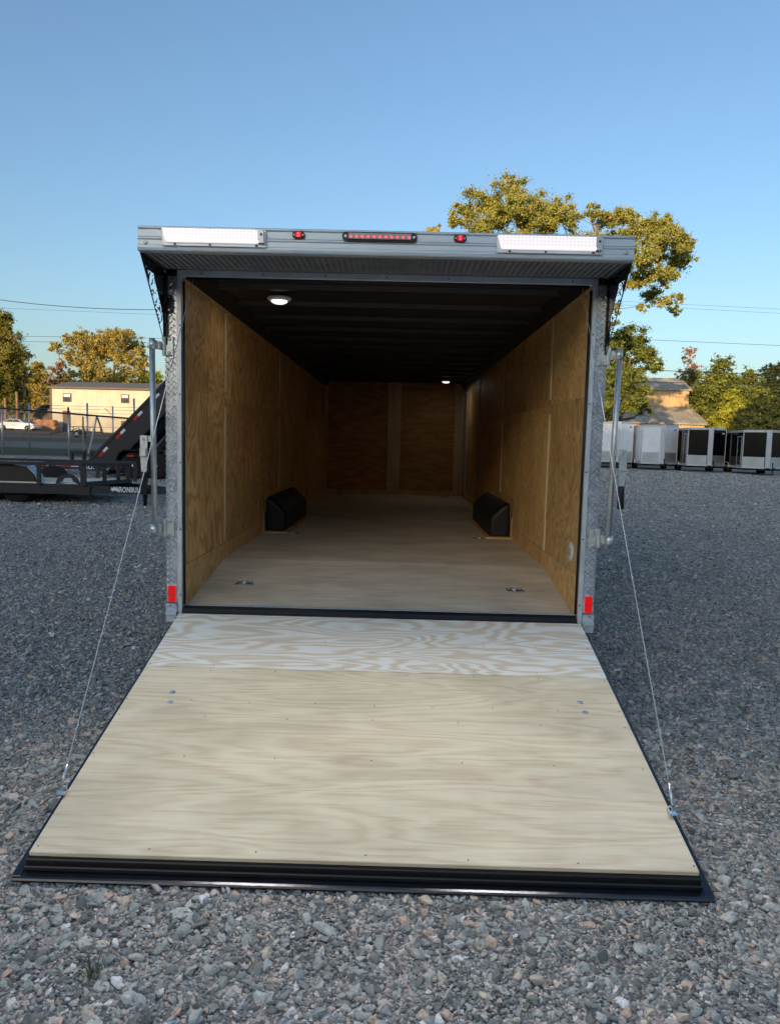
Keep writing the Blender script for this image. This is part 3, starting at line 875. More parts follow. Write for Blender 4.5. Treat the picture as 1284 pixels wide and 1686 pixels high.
    prof = [(-.400, 2.580), (-.406, 2.584), (-.408, 2.596), (-.400, 2.600), (-.400, 2.6085), (-.3975, 2.609), (-.3975, 2.612), (-.400, 2.6125), (-.400, 2.636), (-.3975, 2.6365), (-.3975, 2.639),
            (-.4, 2.6395), (-.402, 2.645), (-.402, 2.650), (-.4, 2.652), (-.396, 2.6525), (-.396, 2.6555), (-.4, 2.656), (-.4, 2.690), (-.396, 2.6905), (-.396, 2.6940), (-.401, 2.6945), (-.406, 2.6985), (-.406, 2.704), (-.40, 2.709), (-.35, 2.712), (-.35, 2.58)]
    f.prism(prof, -1.322, 1.316)
    cap = f.build('fascia', M['alu'], T)
    f = MB(); f.b2((-1.318, -.349, 2.60), (1.312, .10, 2.722)); f.build('canopy_roof', M['alu'], cap)
    f = MB()
    zz = 2.592
    f.prism([(-.349, 2.583), (.05, 2.586), (.05, 2.599), (-.349, 2.599)], -1.322, 1.316)
    tread(f, (-1.31, -.349, 2.5828), (1, 0, 0), (0, 1, .009), (0, 0, -1), 78, 11, .0335, .0285, .0062, .0035)
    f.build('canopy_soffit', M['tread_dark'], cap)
    f = MB()
    for x in (-1.28, 1.27): f.lathe([(.011, 0), (.009, -.005), (.004, -.006)], (x, -.400, 2.622), 'Y', 12)
    for x in (-.43, -.2, .1, .33): f.lathe([(.0045, 0), (.003, -.003)], (x, -.4062, 2.700), 'Y', 8)
    f.build_each('bolt', M['galv'], cap)
    # load lights
    for x0, x1 in ((-1.19, -.635), (.585, 1.145)):
        g = MB(); g.b2((x0, -.413, 2.606), (x1, -.4085, 2.695), .002); lo = g.build('load_light', M['alu_post'], T)
        g = MB(); g.prism([(x0 + .006, 2.6900), (x0 + .028, 2.6245), (x1 - .042, 2.6245), (x1 - .042, 2.6900)], -.436, -.4132, 'Y'); g.build('lens', M['led'], lo)
        g = MB(); g.prism([(x1 - .0415, 2.6245), (x1 - .008, 2.6245), (x1 - .012, 2.6900), (x1 - .0415, 2.6900)], -.435, -.4132, 'Y'); g.build('end_cap', M['galv'], lo)
        g = MB()
        for x in (x0 + .07, (x0 + x1) / 2 - .02, x1 - .05):
            for z in (2.6145, 2.6925): g.b2((x - .006, -.419, z - .004), (x + .006, -.4132, z + .004), .001)
        g.lathe([(.006, 0), (.006, -.003)], (x1 - .022, -.4352, 2.668), 'Y', 8)
        g.build_each('clip', M['bluegrey'], lo)
        lo.parent = cap
    # the last three levels stay inside the limit: lights hang on the trailer itself
    for o in [c for c in cap.children if c.name.startswith('load_light')]: o.parent = T
    for x0, x1 in ((-1.19, -.635), (.585, 1.145)):
        ld = bpy.data.lights.new('load_light_beam', 'AREA'); ld.shape = 'RECTANGLE'; ld.size = .5; ld.size_y = .06; ld.energy = LOAD_W; ld.spread = R_(125); ld.color = (1, .93, .88)
        lo_ = bpy.data.objects.new('load_light_beam', ld); COL.objects.link(lo_); lo_.location = ((x0 + x1) / 2, -.515, 2.70)
        lo_.rotation_euler = Vector((0, 1, .9)).to_track_quat('Z', 'Y').to_euler(); lo_.parent = T
    # brake light bar
    g = MB(); z = 2.673
    def stadium(x0, x1, z, r, n=8):
        return [(x1 + r * math.sin(a), z + r * math.cos(a)) for a in np.linspace(0, math.pi, n)] + [(x0 - r * math.sin(a), z - r * math.cos(a)) for a in np.linspace(0, math.pi, n)]
    g.prism(stadium(-.208, .142, z, .0235), -.418, -.4005, 'Y'); bl = g.build('brake_light_bar', M['rubber'], T)
    g = MB(); g.b2((-.200, -.427, z - .016), (.136, -.4185, z + .018), .003); g.build('lens', M['lens_clear'], bl)
    g = MB()
    for k in range(11): g.lathe([(.0052, 0), (.0042, -.004), (.001, -.005)], (-.186 + k * .0308, -.4272, z - .003), 'Y', 10)
    g.build_each('red_diode', M['ledchip'], bl)
    g = MB()
    for x in (-.214, .148): g.lathe([(.009, 0), (.007, -.004)], (x, -.4183, z), 'Y', 12)
    g.build_each('screw', M['galv'], bl)
    for x in (-.463, .392):
        g = MB(); g.prism(stadium(x - .018, x + .018, z + .002, .016), -.414, -.4005, 'Y'); ml = g.build('marker_light', M['rubber'], T)
        g = MB(); g.b2((x - .0155, -.422, z - .0125), (x + .0155, -.4145, z + .0165), .003); g.build('lens', M['tail'], ml)
        g = MB()
        for dz in (-.005, .008): g.lathe([(.005, 0), (.003, -.004)], (x, -.4222, z + dz), 'Y', 10)
        g.build_each('red_diode', M['ledchip'], ml)
        g = MB()
        for s_ in (-1, 1): g.lathe([(.005, 0), (.004, -.003)], (x + s_ * .023, -.4142, z + .002), 'Y', 8)
        g.build_each('screw', M['galv'], ml)

    shift(set(T.children_recursive) - before, -.07, .053)
    # --- canopy side wings with cut-out scroll pattern
    def wing(side):
        cu = bpy.data.curves.new('w', 'CURVE'); cu.dimensions = '2D'; cu.fill_mode = 'BOTH'; cu.extrude = .002
        def sp(pts):
            s = cu.splines.new('POLY'); s.points.add(len(pts) - 1); s.use_cyclic_u = True
            for p, q in zip(s.points, pts): p.co = (q[0], q[1], 0, 1)
        sp([(-.455, 2.643), (-.012, 2.645), (-.012, 2.19), (-.03, 2.19)])
        # frame along the sloping edge from A (top outer) to B (bottom)
        A = Vector((-.455, 2.634)); B = Vector((-.03, 2.19)); d = (B - A).normalized(); n = Vector((-d.y, d.x))
        if n.x < 0: n = -n
        def P(s, t): v = A + d * s + n * t; return (v.x, v.y)
        def blob(s, t, rs, rt, a=0, k=12, tail=0):
            out = []
            for i in range(k):
                th = 2 * math.pi * i / k
                x = math.cos(th) * rs; y = math.sin(th) * rt * (1 - tail * math.cos(th))
                out.append(P(s + x * math.cos(a) - y * math.sin(a), t + x * math.sin(a) + y * math.cos(a)))
            sp(out)
        def crescent(s, t, r, w_, a0, a1, k=10):
            out = []
            for i in range(k + 1):
                a = a0 + (a1 - a0) * i / k; out.append(P(s + math.cos(a) * r, t + math.sin(a) * r))
            for i in range(k - 1, 0, -1):
                a = a0 + (a1 - a0) * i / k; ww = w_ * math.sin(math.pi * i / k); out.append(P(s + math.cos(a) * (r - ww), t + math.sin(a) * (r - ww)))
            sp(out)
        blob(.115, .040, .026, .0045, .35); blob(.118, .055, .028, .0045, .0); blob(.112, .072, .024, .004, -.35); blob(.145, .050, .014, .005, .9)
        crescent(.205, .055, .040, .012, 2.4, 4.6); crescent(.205, .055, .030, .009, -.9, 1.2); crescent(.215, .100, .030, .009, .2, 2.6)
        for s_ in (.255, .278): blob(s_, .020, .0075, .0075, .78, 4)
        crescent(.275, .070, .028, .010, -2.2, .3); blob(.268, .045, .009, .004, .8)
        crescent(.335, .050, .016, .006, -2.0, 1.6); blob(.352, .030, .014, .004, 1.2, tail=.4)
        for s_ in (.385, .412, .437, .462): blob(s_, .018, .0085, .0075, .78, 4)
        blob(.392, .055, .018, .004, .6); blob(.405, .070, .018, .004, -.5); crescent(.455, .050, .022, .008, -.6, 1.9); crescent(.45, .085, .018, .006, 2.0, 4.2)
        for i in range(9): blob(.11 + i * .024, .098 + (i % 2) * .012, .0035, .003, 0, 6)
        for i in range(6): blob(.33 + i * .026, .105 - i * .007, .003, .003, 0, 6)
        t = bpy.data.objects.new('w', cu); COL.objects.link(t)
        dg = bpy.context.evaluated_depsgraph_get()
        me = bpy.data.meshes.new_from_object(t.evaluated_get(dg)); bpy.data.objects.remove(t)
        co = np.zeros(len(me.vertices) * 3); me.vertices.foreach_get('co', co); co = co.reshape(-1, 3)
        nw = np.stack([np.full(len(co), side * 1.3165 - .003) + co[:, 2], co[:, 0], co[:, 1]], -1)
        me.vertices.foreach_set('co', nw.ravel()); me.update(); me.materials.clear(); me.materials.append(M['blackmetal'])
        o = bpy.data.objects.new('canopy_wing', me); COL.objects.link(o); o.parent = T
        a = MB(); a.b2((side * 1.303, -.030, 2.195), (side * 1.3120, -.0195, 2.632)); a.b2((side * 1.3215, -.035, 2.195), (side * 1.330, -.012, 2.628), .001)
        a.b2((side * 1.252, -.033, 2.600), (side * 1.3135, .02, 2.6375)); a.build('mounting_angle', M['blackmetal'], o)
        return o
    wing(-1); wing(1)
    # round black bracket on the left post, under the canopy
    g = MB(); g.prism(stadium(2.405, 2.47, -1.292, .020, 8), -.036, -.020, 'Y')
    for v in g.bm.verts: v.co = Vector((v.co.z, v.co.y, v.co.x))
    gb = g.build('door_holdback', M['rubber'], T)
    g = MB(); g.tube([(-1.292 + .012 * math.cos(a) - .02, -.05 - .012 * math.sin(a), 2.437 + .045 * math.cos(a * 1.0)) for a in np.linspace(0, 3.1, 9)], .008, 8); g.build('loop', M['rubber'], gb)
    g = MB()
    for z_ in (2.400, 2.475): g.lathe([(.006, 0), (.005, -.004)], (-1.292, -.0362, z_), 'Y', 8)
    g.build_each('screw', M['washer'], gb)

    # --- cam bars with hinged brackets, handles and rubber grips
    for side in (-1, 1):
        xb = side * 1.370; yb = -.10
        g = MB(); g.tube([(xb - side * .006, yb, 1.045), (xb + side * .004, yb, 2.223)], .0168, 14); bar = g.build('lock_bar', M['galv'], T)
        for zc, dx in ((2.185, 1), (1.088, 1)):
            g = MB(); g.b2((side * 1.270, -.030, zc - .052), (side * 1.315, -.0205, zc + .058), .003)
            g.b2((side * 1.315, -.045, zc - .056), (side * 1.335, -.022, zc + .060), .006)
            g.b2((side * 1.3355, -.082, zc - .022), (side * (1.370 - .012), -.072, zc + .026), .002)
            g.prism([(side * 1.3355, -.045), (side * 1.3355, -.030), (side * 1.352, -.070), (side * 1.352, -.084)], zc - .022, zc + .026, 'Z')
            g.tube([(xb, yb, zc - .024), (xb, yb, zc + .028)], .0215, 14)
            hb = g.build('hinge_bracket', M['zinc'], bar)
            g2 = MB()
            for dz in (-.038, .044): g2.lathe([(.011, 0), (.010, -.004), (.005, -.006)], (side * 1.293, -.0302, zc + dz), 'Y', 14)
            g2.build_each('bolt', M['galv'], bar)
        za = 1.615 if side > 0 else 1.632
        g = MB(); g.b2((xb + side * .0, -.128, za - .018), (xb + side * .055, -.118, za + .018), .002)
        g.prism([(xb + side * .024, za + .02), (xb + side * .066, za + .02), (xb + side * .066, za - .10), (xb + side * .060, za - .20), (xb + side * .030, za - .20), (xb + side * .024, za - .10)], -.138, -.129, 'Y')
        g.b2((xb + side * .026, -.158, za - .105), (xb + side * .064, -.1385, za - .055), .003)
        g.build('handle', M['zinc'], bar)
        g = MB(); g.tube([(xb + side * .045, -.136, za - .195), (xb + side * .045, -.136, za - .215), (xb + side * .046, -.136, za - .325), (xb + side * .046, -.136, za - .332)], [.017, .019, .021, .016], 12)
        g.build('grip', M['rubber'], bar)
        g = MB(); g.lathe([(.009, 0), (.008, -.005)], (xb + side * .045, -.1385, za - .002), 'Y', 12); g.build('pivot_bolt', M['washer'], bar)

    # --- ramp door
    A = Vector((0, -.045, .563)); B = Vector((0, -1.908, .101))
    dv = (B - A); LR = dv.length; dv.normalize(); nv = Vector((0, -dv.z, dv.y)); nv = -nv if nv.z < 0 else nv
    def rp(x, s, h): return Vector((x, 0, 0)) + A + dv * s + nv * h
    def slab(mb, x0, x1, s0, s1, h0, h1, bev=0):
        rot = Matrix((Vector((1, 0, 0)), -dv, nv)).transposed()
        c = rp((x0 + x1) / 2, (s0 + s1) / 2, (h0 + h1) / 2)
        mb.box(c, (abs(x1 - x0), abs(s1 - s0), abs(h1 - h0)), rot, bev)
    seam = LR * .318
    g = MB(); slab(g, -1.248, 1.248, .0, LR + .016, -.062, -.0185, .004)
    rd = g.build('ramp_door', M['rubber'], T)
    g = MB(); slab(g, -1.238, 1.240, 0, seam - .001, -.018, 0, .002); rt = g.build('ramp_board', M['ply_top'], rd, label='boldly figured pale plywood strip next to the hinge')
    g = MB(); slab(g, -1.238, 1.240, seam + .004, LR, -.020, -.002, .002); rb = g.build('ramp_board', M['ply_ramp'], rd, label='large smooth pine plywood sheet of the ramp')
    g = MB()
    slab(g, -1.287, -1.2485, -.0, LR + .054, -.072, -.060, .003); slab(g, 1.2485, 1.287, -.0, LR + .054, -.072, -.060, .003)
    g.build_each('side_flange', M['navy'], rd)
    g = MB(); slab(g, -1.25, 1.25, LR - .01, LR + .030, -.061, -.040, .004); g.build('end_seal', M['rubber'], rd)
    g = MB(); slab(g, -1.285, 1.285, LR + .002, LR + .068, -.080, -.0625, .005); g.build('end_flange', M['navy'], rd)
    g = MB(); slab(g, -1.287, 1.287, .02, LR + .05, -.086, -.0735); g.build('outer_skin', M['skin_black'], rd)
    g = MB(); g.tube([(-1.2, -.043, .533), (1.2, -.043, .533)], .016, 10); g.build('hinge', M['blackmetal'], rd)
    # screws
    def mark(x, s, r=.0045, h=.0004):
        rr_ = MB(); return (x, s, r)
    g = MB()
    rows = [(.008, 7), (seam * .5, 9), (seam - .025, 8), (seam + .028, 8), (LR * .48, 9), (LR * .50 + .09, 7), (LR * .70, 7), (LR - .03, 7)]
    rng = random.Random(9)
    for s, n in rows:
        for x in np.linspace(-1.215, 1.215, n):
            x = x + rng.uniform(-.015, .015); s_ = s + rng.uniform(-.006, .006)
            pts = [rp(x + .0036 * math.cos(a), s_ + .0036 * math.sin(a), .0006 if s < seam else -.0014) for a in np.linspace(0, 6.283, 9)[:-1]]
            g.bm.faces.new([g.bm.verts.new(p) for p in pts])
    g.build_each('screw_head', M['screw'], rd)
    for x, s in ((-1.02, LR * .445), (-1.005, LR * .49), (1.045, LR * .44), (1.05, LR * .485)):
        g = MB()
        c = rp(x, s, -.002)
        for r, h0, h1 in ((.015, .0003, .002), (.010, .002, .004)):
            g.tube([c + nv * h0, c + nv * h1], [r, r * .9], 14)
        g.build('carriage_bolt', M['washer'], rd)
    # cables
    for side, a, b_ in ((-1, Vector((-1.155, -.004, 2.59)), rp(-1.248, 1.615, .012)), (1, Vector((1.16, -.004, 2.59)), rp(1.238, 1.63, .012))):
        g = MB(); pts = []
        for i in range(17):
            t = i / 16; p = a.lerp(b_ + Vector((0, 0, .03)), t); p.z -= .035 * math.sin(math.pi * t); p.x += side * .004 * math.sin(math.pi * t); pts.append(p)
        g.tube(pts, .0025, 6); ca = g.build('ramp_cable', M['steelcable'], T)
        g = MB(); g.tube([pts[-1], pts[-1].lerp(pts[-2], .5)], .0055, 8); g.tube([b_ + Vector((side * -.012 + .010 * math.cos(q), .0, .012 + .014 * math.sin(q))) for q in np.linspace(0, 6.28, 12)], .003, 6)
        g.box(b_ + Vector((0, 0, -.004)), (.034, .03, .006), None, .001); g.build('shackle', M['washer'], ca)
        g = MB(); g.cyl(a + Vector((0, 0, -.005)), a + Vector((0, .03, .012)), .010, 8); g.b2(a + Vector((-.03, .0, .005)), a + Vector((.03, .02, .015))); g.build('anchor', M['blackmetal'], ca)
    # running gear (for views from the side)
    for side in (-1, 1):
        for y in (3.15, 4.0):
            g = MB(); x = side * 1.05
            g.lathe([(.22, -.10), (.33, -.10), (.36, -.06), (.36, .06), (.33, .10), (.22, .10)], (x, y, .36), 'X', 28); wo = g.build('wheel', M['tyre'], T)
            g = MB(); g.lathe([(.21, -.08), (.215, -.02), (.09, .0), (.06, .03), (.05, .06)], (x, y, .36), 'X', 20); g.build('rim', M['alu'], wo)
    for y in (3.15, 4.0):
        g = MB(); g.cyl((-1.0, y, .36), (1.0, y, .36), .035, 10); g.build('axle', M['blackmetal'], T)
    g = MB(); g.bar((-.8, L_, .6), (0, L_ + 1.3, .6), .08, .12); g.bar((.8, L_, .6), (0, L_ + 1.3, .6), .08, .12); g.build('tongue', M['blackmetal'], T)
    return T


build_main()
M['skin_black'].node_tree.nodes['Principled BSDF'].inputs['Specular IOR Level'].default_value = 0.22
M['skin_black'].node_tree.nodes['Principled BSDF'].inputs['Coat Weight'].default_value = 0.0


# ------------------------------------------------------------------ trees
def tree(name, label, cat, base, blobs, leaf, bark, n_leaf=3000, size=0.32, trunk=0.35, seed=1, group=None, gap=0.62, fork=0.35, limbs=True):
    """blobs: list of (x, y, z, radius) in world metres: masses of the crown, each carried by a limb"""
    rng = np.random.default_rng(seed)
    bx, by, bz = base
    T = thing(name, label, cat, (bx, by, bz), 0, group)
    B = np.array(blobs, float)
    n_leaf = int(n_leaf * 2.3); size = size * .98
    B[:, 0] -= bx; B[:, 1] -= by; B[:, 2] -= bz
    top = B[:, 2].max()
    fz = max(1.2, top * fork)
    mb = MB()
    lean = np.array([rng.normal(0, .3), rng.normal(0, .3)])
    spine = [Vector((lean[0] * t ** 2, lean[1] * t ** 2, top * .86 * t)) for t in np.linspace(0, 1, 8)]
    mb.tube(spine, [trunk * (1.25 if i == 0 else 1) * (1 - .85 * i / 7) for i in range(8)], 8)
    V = []; A = []; G_ = []
    tot = (B[:, 3] ** 2).sum()
    nodes = [(spine[i], trunk * (1 - .85 * i / 7)) for i in range(3, 7)]
    order = np.argsort([np.hypot(q[0], q[1]) + abs(q[2] - top * .5) * .3 for q in B])
    for (x, y, z, r) in B[order]:
        c = Vector((x, y, z))
        j = min(range(len(nodes)), key=lambda q: (c - nodes[q][0]).length + max(0, nodes[q][0].z - z + .3) * 1.6)
        p0, r0 = nodes[j]
        ln = (c - p0).length
        rr = max(.035, min(r0 * .72, .05 + ln * .022))
        mid = p0.lerp(c, .5) + Vector((rng.normal(0, .08), rng.normal(0, .08), rng.uniform(-.12, .06))) * ln
        pts = [p0, p0.lerp(mid, .5) + Vector(rng.normal(0, .03 * ln, 3)), mid, mid.lerp(c, .5) + Vector(rng.normal(0, .03 * ln, 3)), c]
        if limbs: mb.tube(pts, [rr, rr * .85, rr * .7, rr * .55, rr * .35], 5, False)
        nodes += [(pts[2], rr * .7), (pts[3], rr * .55), (c, rr * .4)]
        ns = max(12, int(26 * (r / 1.6)))
        d = rng.normal(0, 1, (ns, 3)); d /= np.linalg.norm(d, axis=1)[:, None]
        d[:, 2] *= .8
        sc = np.array([x, y, z]) + d * r * rng.uniform(.15, 1.08, ns)[:, None]
        sr = r * rng.uniform(.16, .36, ns)
        for q, w_ in zip(sc, sr):
            if limbs and rng.random() < .8:
                e = Vector(q); m2 = c.lerp(e, .5) + Vector(rng.normal(0, .1 * r, 3))
                mb.tube([mid.lerp(c, .6), m2, e], [rr * .3, rr * .2, .015], 4, False)
        n = int(n_leaf * r * r / tot)
        k = rng.integers(0, ns, n)
        g = rng.normal(0, 1, (n, 3)); g /= np.maximum(1e-6, np.linalg.norm(g, axis=1))[:, None]
        rad = sr[k] * np.abs(rng.normal(0, .62, n)) * 1.25
        P = sc[k] + g * rad[:, None] * np.array([1, 1, gap + .12])
        G_.append((P - np.array([x, y, z])) / r); V.append(P); A.append(np.clip(rng.normal(.45, .22, n) + (rng.random(ns)[k] - .5) * .35, 0, 1))
    P = np.concatenate(V); A = np.concatenate(A); n = len(P)
    nr = rng.normal(0, .75, (n, 3)) + 1.1 * np.concatenate(G_); nr[:, 2] += .2; nr /= np.linalg.norm(nr, axis=1)[:, None]
    ax = np.cross(nr, rng.normal(0, 1, (n, 3))); ax /= np.linalg.norm(ax, axis=1)[:, None]
    bx_ = np.cross(nr, ax)
    s = (size * rng.uniform(.55, 1.25, n))[:, None]
    q = [P - ax * s * .5, P + bx_ * s * .3 + nr * s * .08, P + ax * s * .5, P - bx_ * s * .3 + nr * s * .08]
    VV = np.stack(q, 1).reshape(-1, 3)
    FF = np.arange(4 * n).reshape(-1, 4)
    np_mesh('crown', VV, FF, LEAF[leaf], T, {'rnd': np.repeat(A, 4)})
    mb.build('trunk', M[bark], T)
    return T


def pxb(Y, items, dy=0.5, seed=0):
    """crown masses given as they stand in the photo's directions, at depth Y, spread in depth as well"""
    rng = np.random.default_rng(seed)
    out = []
    for px, py, r in items:
        rm = r * (Y + 4.48) / FPX
        Yk = Y + rng.uniform(-1, 1) * dy * 3
        p = at(px, py, Yk)
        out.append((p.x, p.y, p.z, rm))
    return out


def base_at(px, Y):
    p = at(px, 730, Y)
    return (p.x, Y, float(gz(p.x, Y)) - .05)


def full(px, top, Y, half, n=14, seed=0, low=0.18, shape='round'):
    n = int(n * 1.4)
    """a whole crown from top pixel row down to the ground, half = half width in pixels"""
    rng = np.random.default_rng(seed)
    t = at(px, top, Y); b = base_at(px, Y)
    H = t.z - b[2]; W = 1.3 * half * (Y + 4.48) / FPX
    out = []
    for i in range(n):
        f = low + (1 - low) * ((i + .5) / n)
        if shape == 'cone': w = W * (1.05 - f) ** .7
        elif shape == 'col': w = W * (.8 + .2 * math.sin(i * 2.1)) * (1 if f < .75 else (1.12 - f) / .37)
        else: w = W * math.sin(math.pi * min(1, .22 + f * .72)) ** .6
        r = W * rng.uniform(.42, .62) * (.65 if f > .9 else 1)
        a = i * 2.4 + rng.uniform(-.4, .4)
        d = max(0, w - r * .7) * rng.uniform(.5, 1.0)
        out.append((t.x + math.cos(a) * d, Y + math.sin(a) * d, b[2] + f * H - r * .75 * (f > .7), r))
    out.append((t.x, Y, b[2] + H - W * .3, W * .33))
    return b, out


def build_trees():
    # the big live oak behind the trailer
    Y = 58
    it = [(842, 312, 30), (800, 330, 34), (765, 350, 24), (748, 362, 14), (815, 355, 34), (850, 345, 32), (885, 345, 36), (915, 350, 28), (940, 362, 22), (870, 372, 30), (905, 378, 25), (790, 378, 26),
          (975, 350, 16), (1000, 362, 26), (1030, 360, 26), (1035, 390, 30), (1065, 375, 28), (1090, 372, 28), (1112, 388, 24), (1132, 402, 16), (1085, 405, 32), (1110, 425, 28), (1130, 430, 15), (1060, 425, 28), (1075, 455, 28), (1048, 462, 24), (1105, 455, 20),
          (1070, 485, 20), (1055, 505, 12), (1095, 495, 15), (1108, 512, 13), (1120, 492, 10), (1010, 400, 22), (1020, 440, 18), (1003, 510, 16), (1000, 535, 16),
          (860, 405, 34), (900, 420, 36), (940, 405, 34), (975, 415, 34), (830, 430, 28), (880, 460, 34), (925, 465, 36), (965, 460, 34), (990, 470, 26), (850, 490, 24), (905, 505, 28), (950, 510, 28), (800, 400, 22)]
    b = base_at(968, Y)
    tree('oak_tree', 'tall spreading oak with sunlit olive gold leaves rising behind the open trailer', 'tree', b, pxb(Y, it, 1.4, 4), 'oak', 'bark', 96000, .205, .62, 11, fork=.3)
    b, bl = full(712, 366, 62, 34, 10, 3, .5)
    tree('oak_tree', 'treetop just peeking over the left side of the canopy beside the oak', 'tree', b, bl, 'gold', 'bark', 6000, .28, .35, 12)
    it = [(1038, 566, 30), (1012, 590, 34), (1060, 585, 26), (1078, 600, 16), (1005, 625, 34), (1040, 620, 26), (1055, 645, 20), (1000, 660, 30), (1030, 665, 26), (1062, 672, 14), (985, 690, 26), (1015, 560, 22)]
    tree('shade_tree', 'dark green bushy tree in front of the barn, right of the open trailer', 'tree', base_at(1015, 64), pxb(64, it, 1.0, 5), 'green', 'bark', 26000, .26, .4, 13)
    G = 'trees along the right edge of the yard'
    specs = [
        (975, 560, 112, 40, 12, 'green', 'green tree behind the barn hidden beyond the trailer wall', 6000, .34, 'round'),
        (900, 575, 104, 42, 12, 'yellow', 'yellow green tree hidden straight behind the right trailer wall', 6000, .34, 'round'),
        (1140, 604, 94, 30, 10, 'green', 'green tree standing under the thin orange one', 8000, .3, 'round'),
        (1135, 566, 98, 26, 12, 'red', 'half bare tree with thin orange brown leaves behind the barn roof', 3600, .25, 'col'),
        (1105, 618, 100, 24, 8, 'yellow', 'low yellow green tree just right above the barn roof', 3500, .3, 'round'),
        (1188, 580, 88, 38, 16, 'green', 'tall mottled green tree right of the orange one', 15000, .3, 'round'),
        (1162, 630, 108, 30, 12, 'yellow', 'bright sunlit yellow green tree beside the barn gable', 12000, .28, 'round'),
        (1206, 640, 76, 30, 12, 'yellow', 'sunlit olive tree standing behind the black trailers', 11000, .28, 'round'),
        (1232, 602, 90, 34, 14, 'green', 'green tree between the two tallest crowns on the right', 12000, .3, 'round'),
        (1272, 592, 92, 40, 16, 'dark', 'dark rounded tree at the right edge of the yard', 16000, .32, 'round'),
        (1250, 650, 70, 32, 12, 'dark', 'dark shrubby tree directly above the last trailer', 14000, .28, 'round'),
        (1300, 640, 72, 36, 12, 'dark', 'shadowed dark green tree at the far right frame edge', 12000, .3, 'round'),
        (1330, 600, 95, 44, 14, 'green', 'tall green tree leaning in from the right frame edge', 9000, .34, 'round')]
    for i, (px, top, Y, hw, n, lf, lab, nl, sz, sh) in enumerate(specs):
        b, bl = full(px, top, Y, hw, n, 20 + i, .12, sh)
        tree('woodland_tree', lab, 'tree', b, bl, lf, 'bark', nl, sz, .25, 30 + i, G)
    # left side
    b, bl = full(2, 508, 92, 38, 26, 61, .2, 'col')
    tree('pine_tree', 'big dense olive green conifer at the left frame edge', 'tree', b, bl, 'pine', 'bark_pine', 42000, .30, .4, 41)
    it = [(120, 560, 18), (95, 568, 12), (140, 575, 21), (165, 558, 21), (185, 552, 18), (205, 560, 21), (225, 570, 18), (150, 592, 20), (180, 580, 23), (205, 590, 23), (232, 595, 16), (110, 585, 16), (85, 575, 6), (215, 550, 13), (135, 550, 13), (130, 600, 18), (160, 610, 20), (190, 560, 20), (170, 575, 20), (210, 575, 20), (145, 560, 14), (235, 580, 12)]
    tree('oak_tree', 'wide flat topped golden oak above the cream metal building', 'tree', base_at(190, 122), pxb(122, it, 1.5, 6), 'gold', 'bark', 20000, .33, .5, 42, fork=.45)
    G2 = 'trees behind the cream building'
    for i, (px, top, Y, hw, n, lf, lab, nl, sz, sh) in enumerate([
        (62, 592, 104, 24, 12, 'gold', 'yellow gold tree beside the wooden utility pole', 9000, .3, 'round'),
        (100, 592, 108, 20, 10, 'red', 'russet orange tree at the left end of the building roof', 4200, .28, 'round'),
        (84, 600, 112, 18, 9, 'red', 'thin reddish tree behind the yellow gold one', 1500, .26, 'round'),
        (150, 598, 112, 34, 12, 'gold', 'golden bushy tree above the left half of the building', 11000, .34, 'round'),
        (205, 600, 110, 36, 12, 'gold', 'broad golden green tree above the middle of the building', 12000, .34, 'round'),
        (256, 606, 114, 30, 12, 'yellow', 'yellow green tree next to the trailer corner post', 9000, .34, 'round'),
        (118, 606, 106, 26, 10, 'gold', 'low golden tree touching the left part of the building roof', 7000, .3, 'round'),
        (178, 604, 118, 34, 11, 'gold', 'deep golden crown between the two broad crowns above the roof', 8000, .34, 'round'),
        (234, 600, 118, 34, 11, 'gold', 'golden crown just left of the yellow green tree', 8000, .34, 'round'),
        (360, 590, 116, 40, 11, 'gold', 'golden tree hidden behind the left trailer wall', 6000, .34, 'round'),
        (440, 600, 110, 40, 11, 'green', 'green tree hidden behind the left half of the box', 6000, .34, 'round'),
        (530, 585, 118, 44, 11, 'green', 'green tree hidden behind the middle of the box', 6000, .34, 'round'),
        (630, 600, 112, 44, 11, 'yellow', 'yellow green tree hidden behind the front wall', 6000, .34, 'round'),
        (730, 590, 116, 44, 11, 'dark', 'dark tree hidden behind the front wall', 6000, .34, 'round'),
        (820, 600, 110, 44, 11, 'green', 'green tree hidden behind the side door', 6000, .34, 'round'),
        (300, 612, 112, 30, 10, 'green', 'green tree mostly hidden behind the trailer wall', 5000, .34, 'round'),
        (46, 640, 112, 24, 9, 'dark', 'dark low tree in the gap behind the utility pole', 7000, .3, 'round')]):
        b, bl = full(px, top, Y, hw, n, 80 + i, .15, sh)
        tree('woodland_tree', lab, 'tree', b, bl, lf, 'bark', nl, sz, .22, 90 + i, G2)


build_trees()


# ------------------------------------------------------------------ power lines and poles
def line(label, pts, r=.02, group='overhead wires'):
    m = MB(); m.tube(pts, r * .72, 5, False)
    return tag(m.build('power_line', M['wire']), label, 'power line', group)


def sag(a, b, s, n=24):
    return [Vector(a).lerp(Vector(b), i / n) - Vector((0, 0, s * 4 * (i / n) * (1 - i / n))) for i in range(n + 1)]


def ext(px0, py0, px1, py1, Y, e0=30, e1=30, drop=0):
    a = at(px0, py0, Y); b = at(px1, py1, Y); d = (b - a).normalized()
    return sag(a - d * e0, b + d * e1, drop)


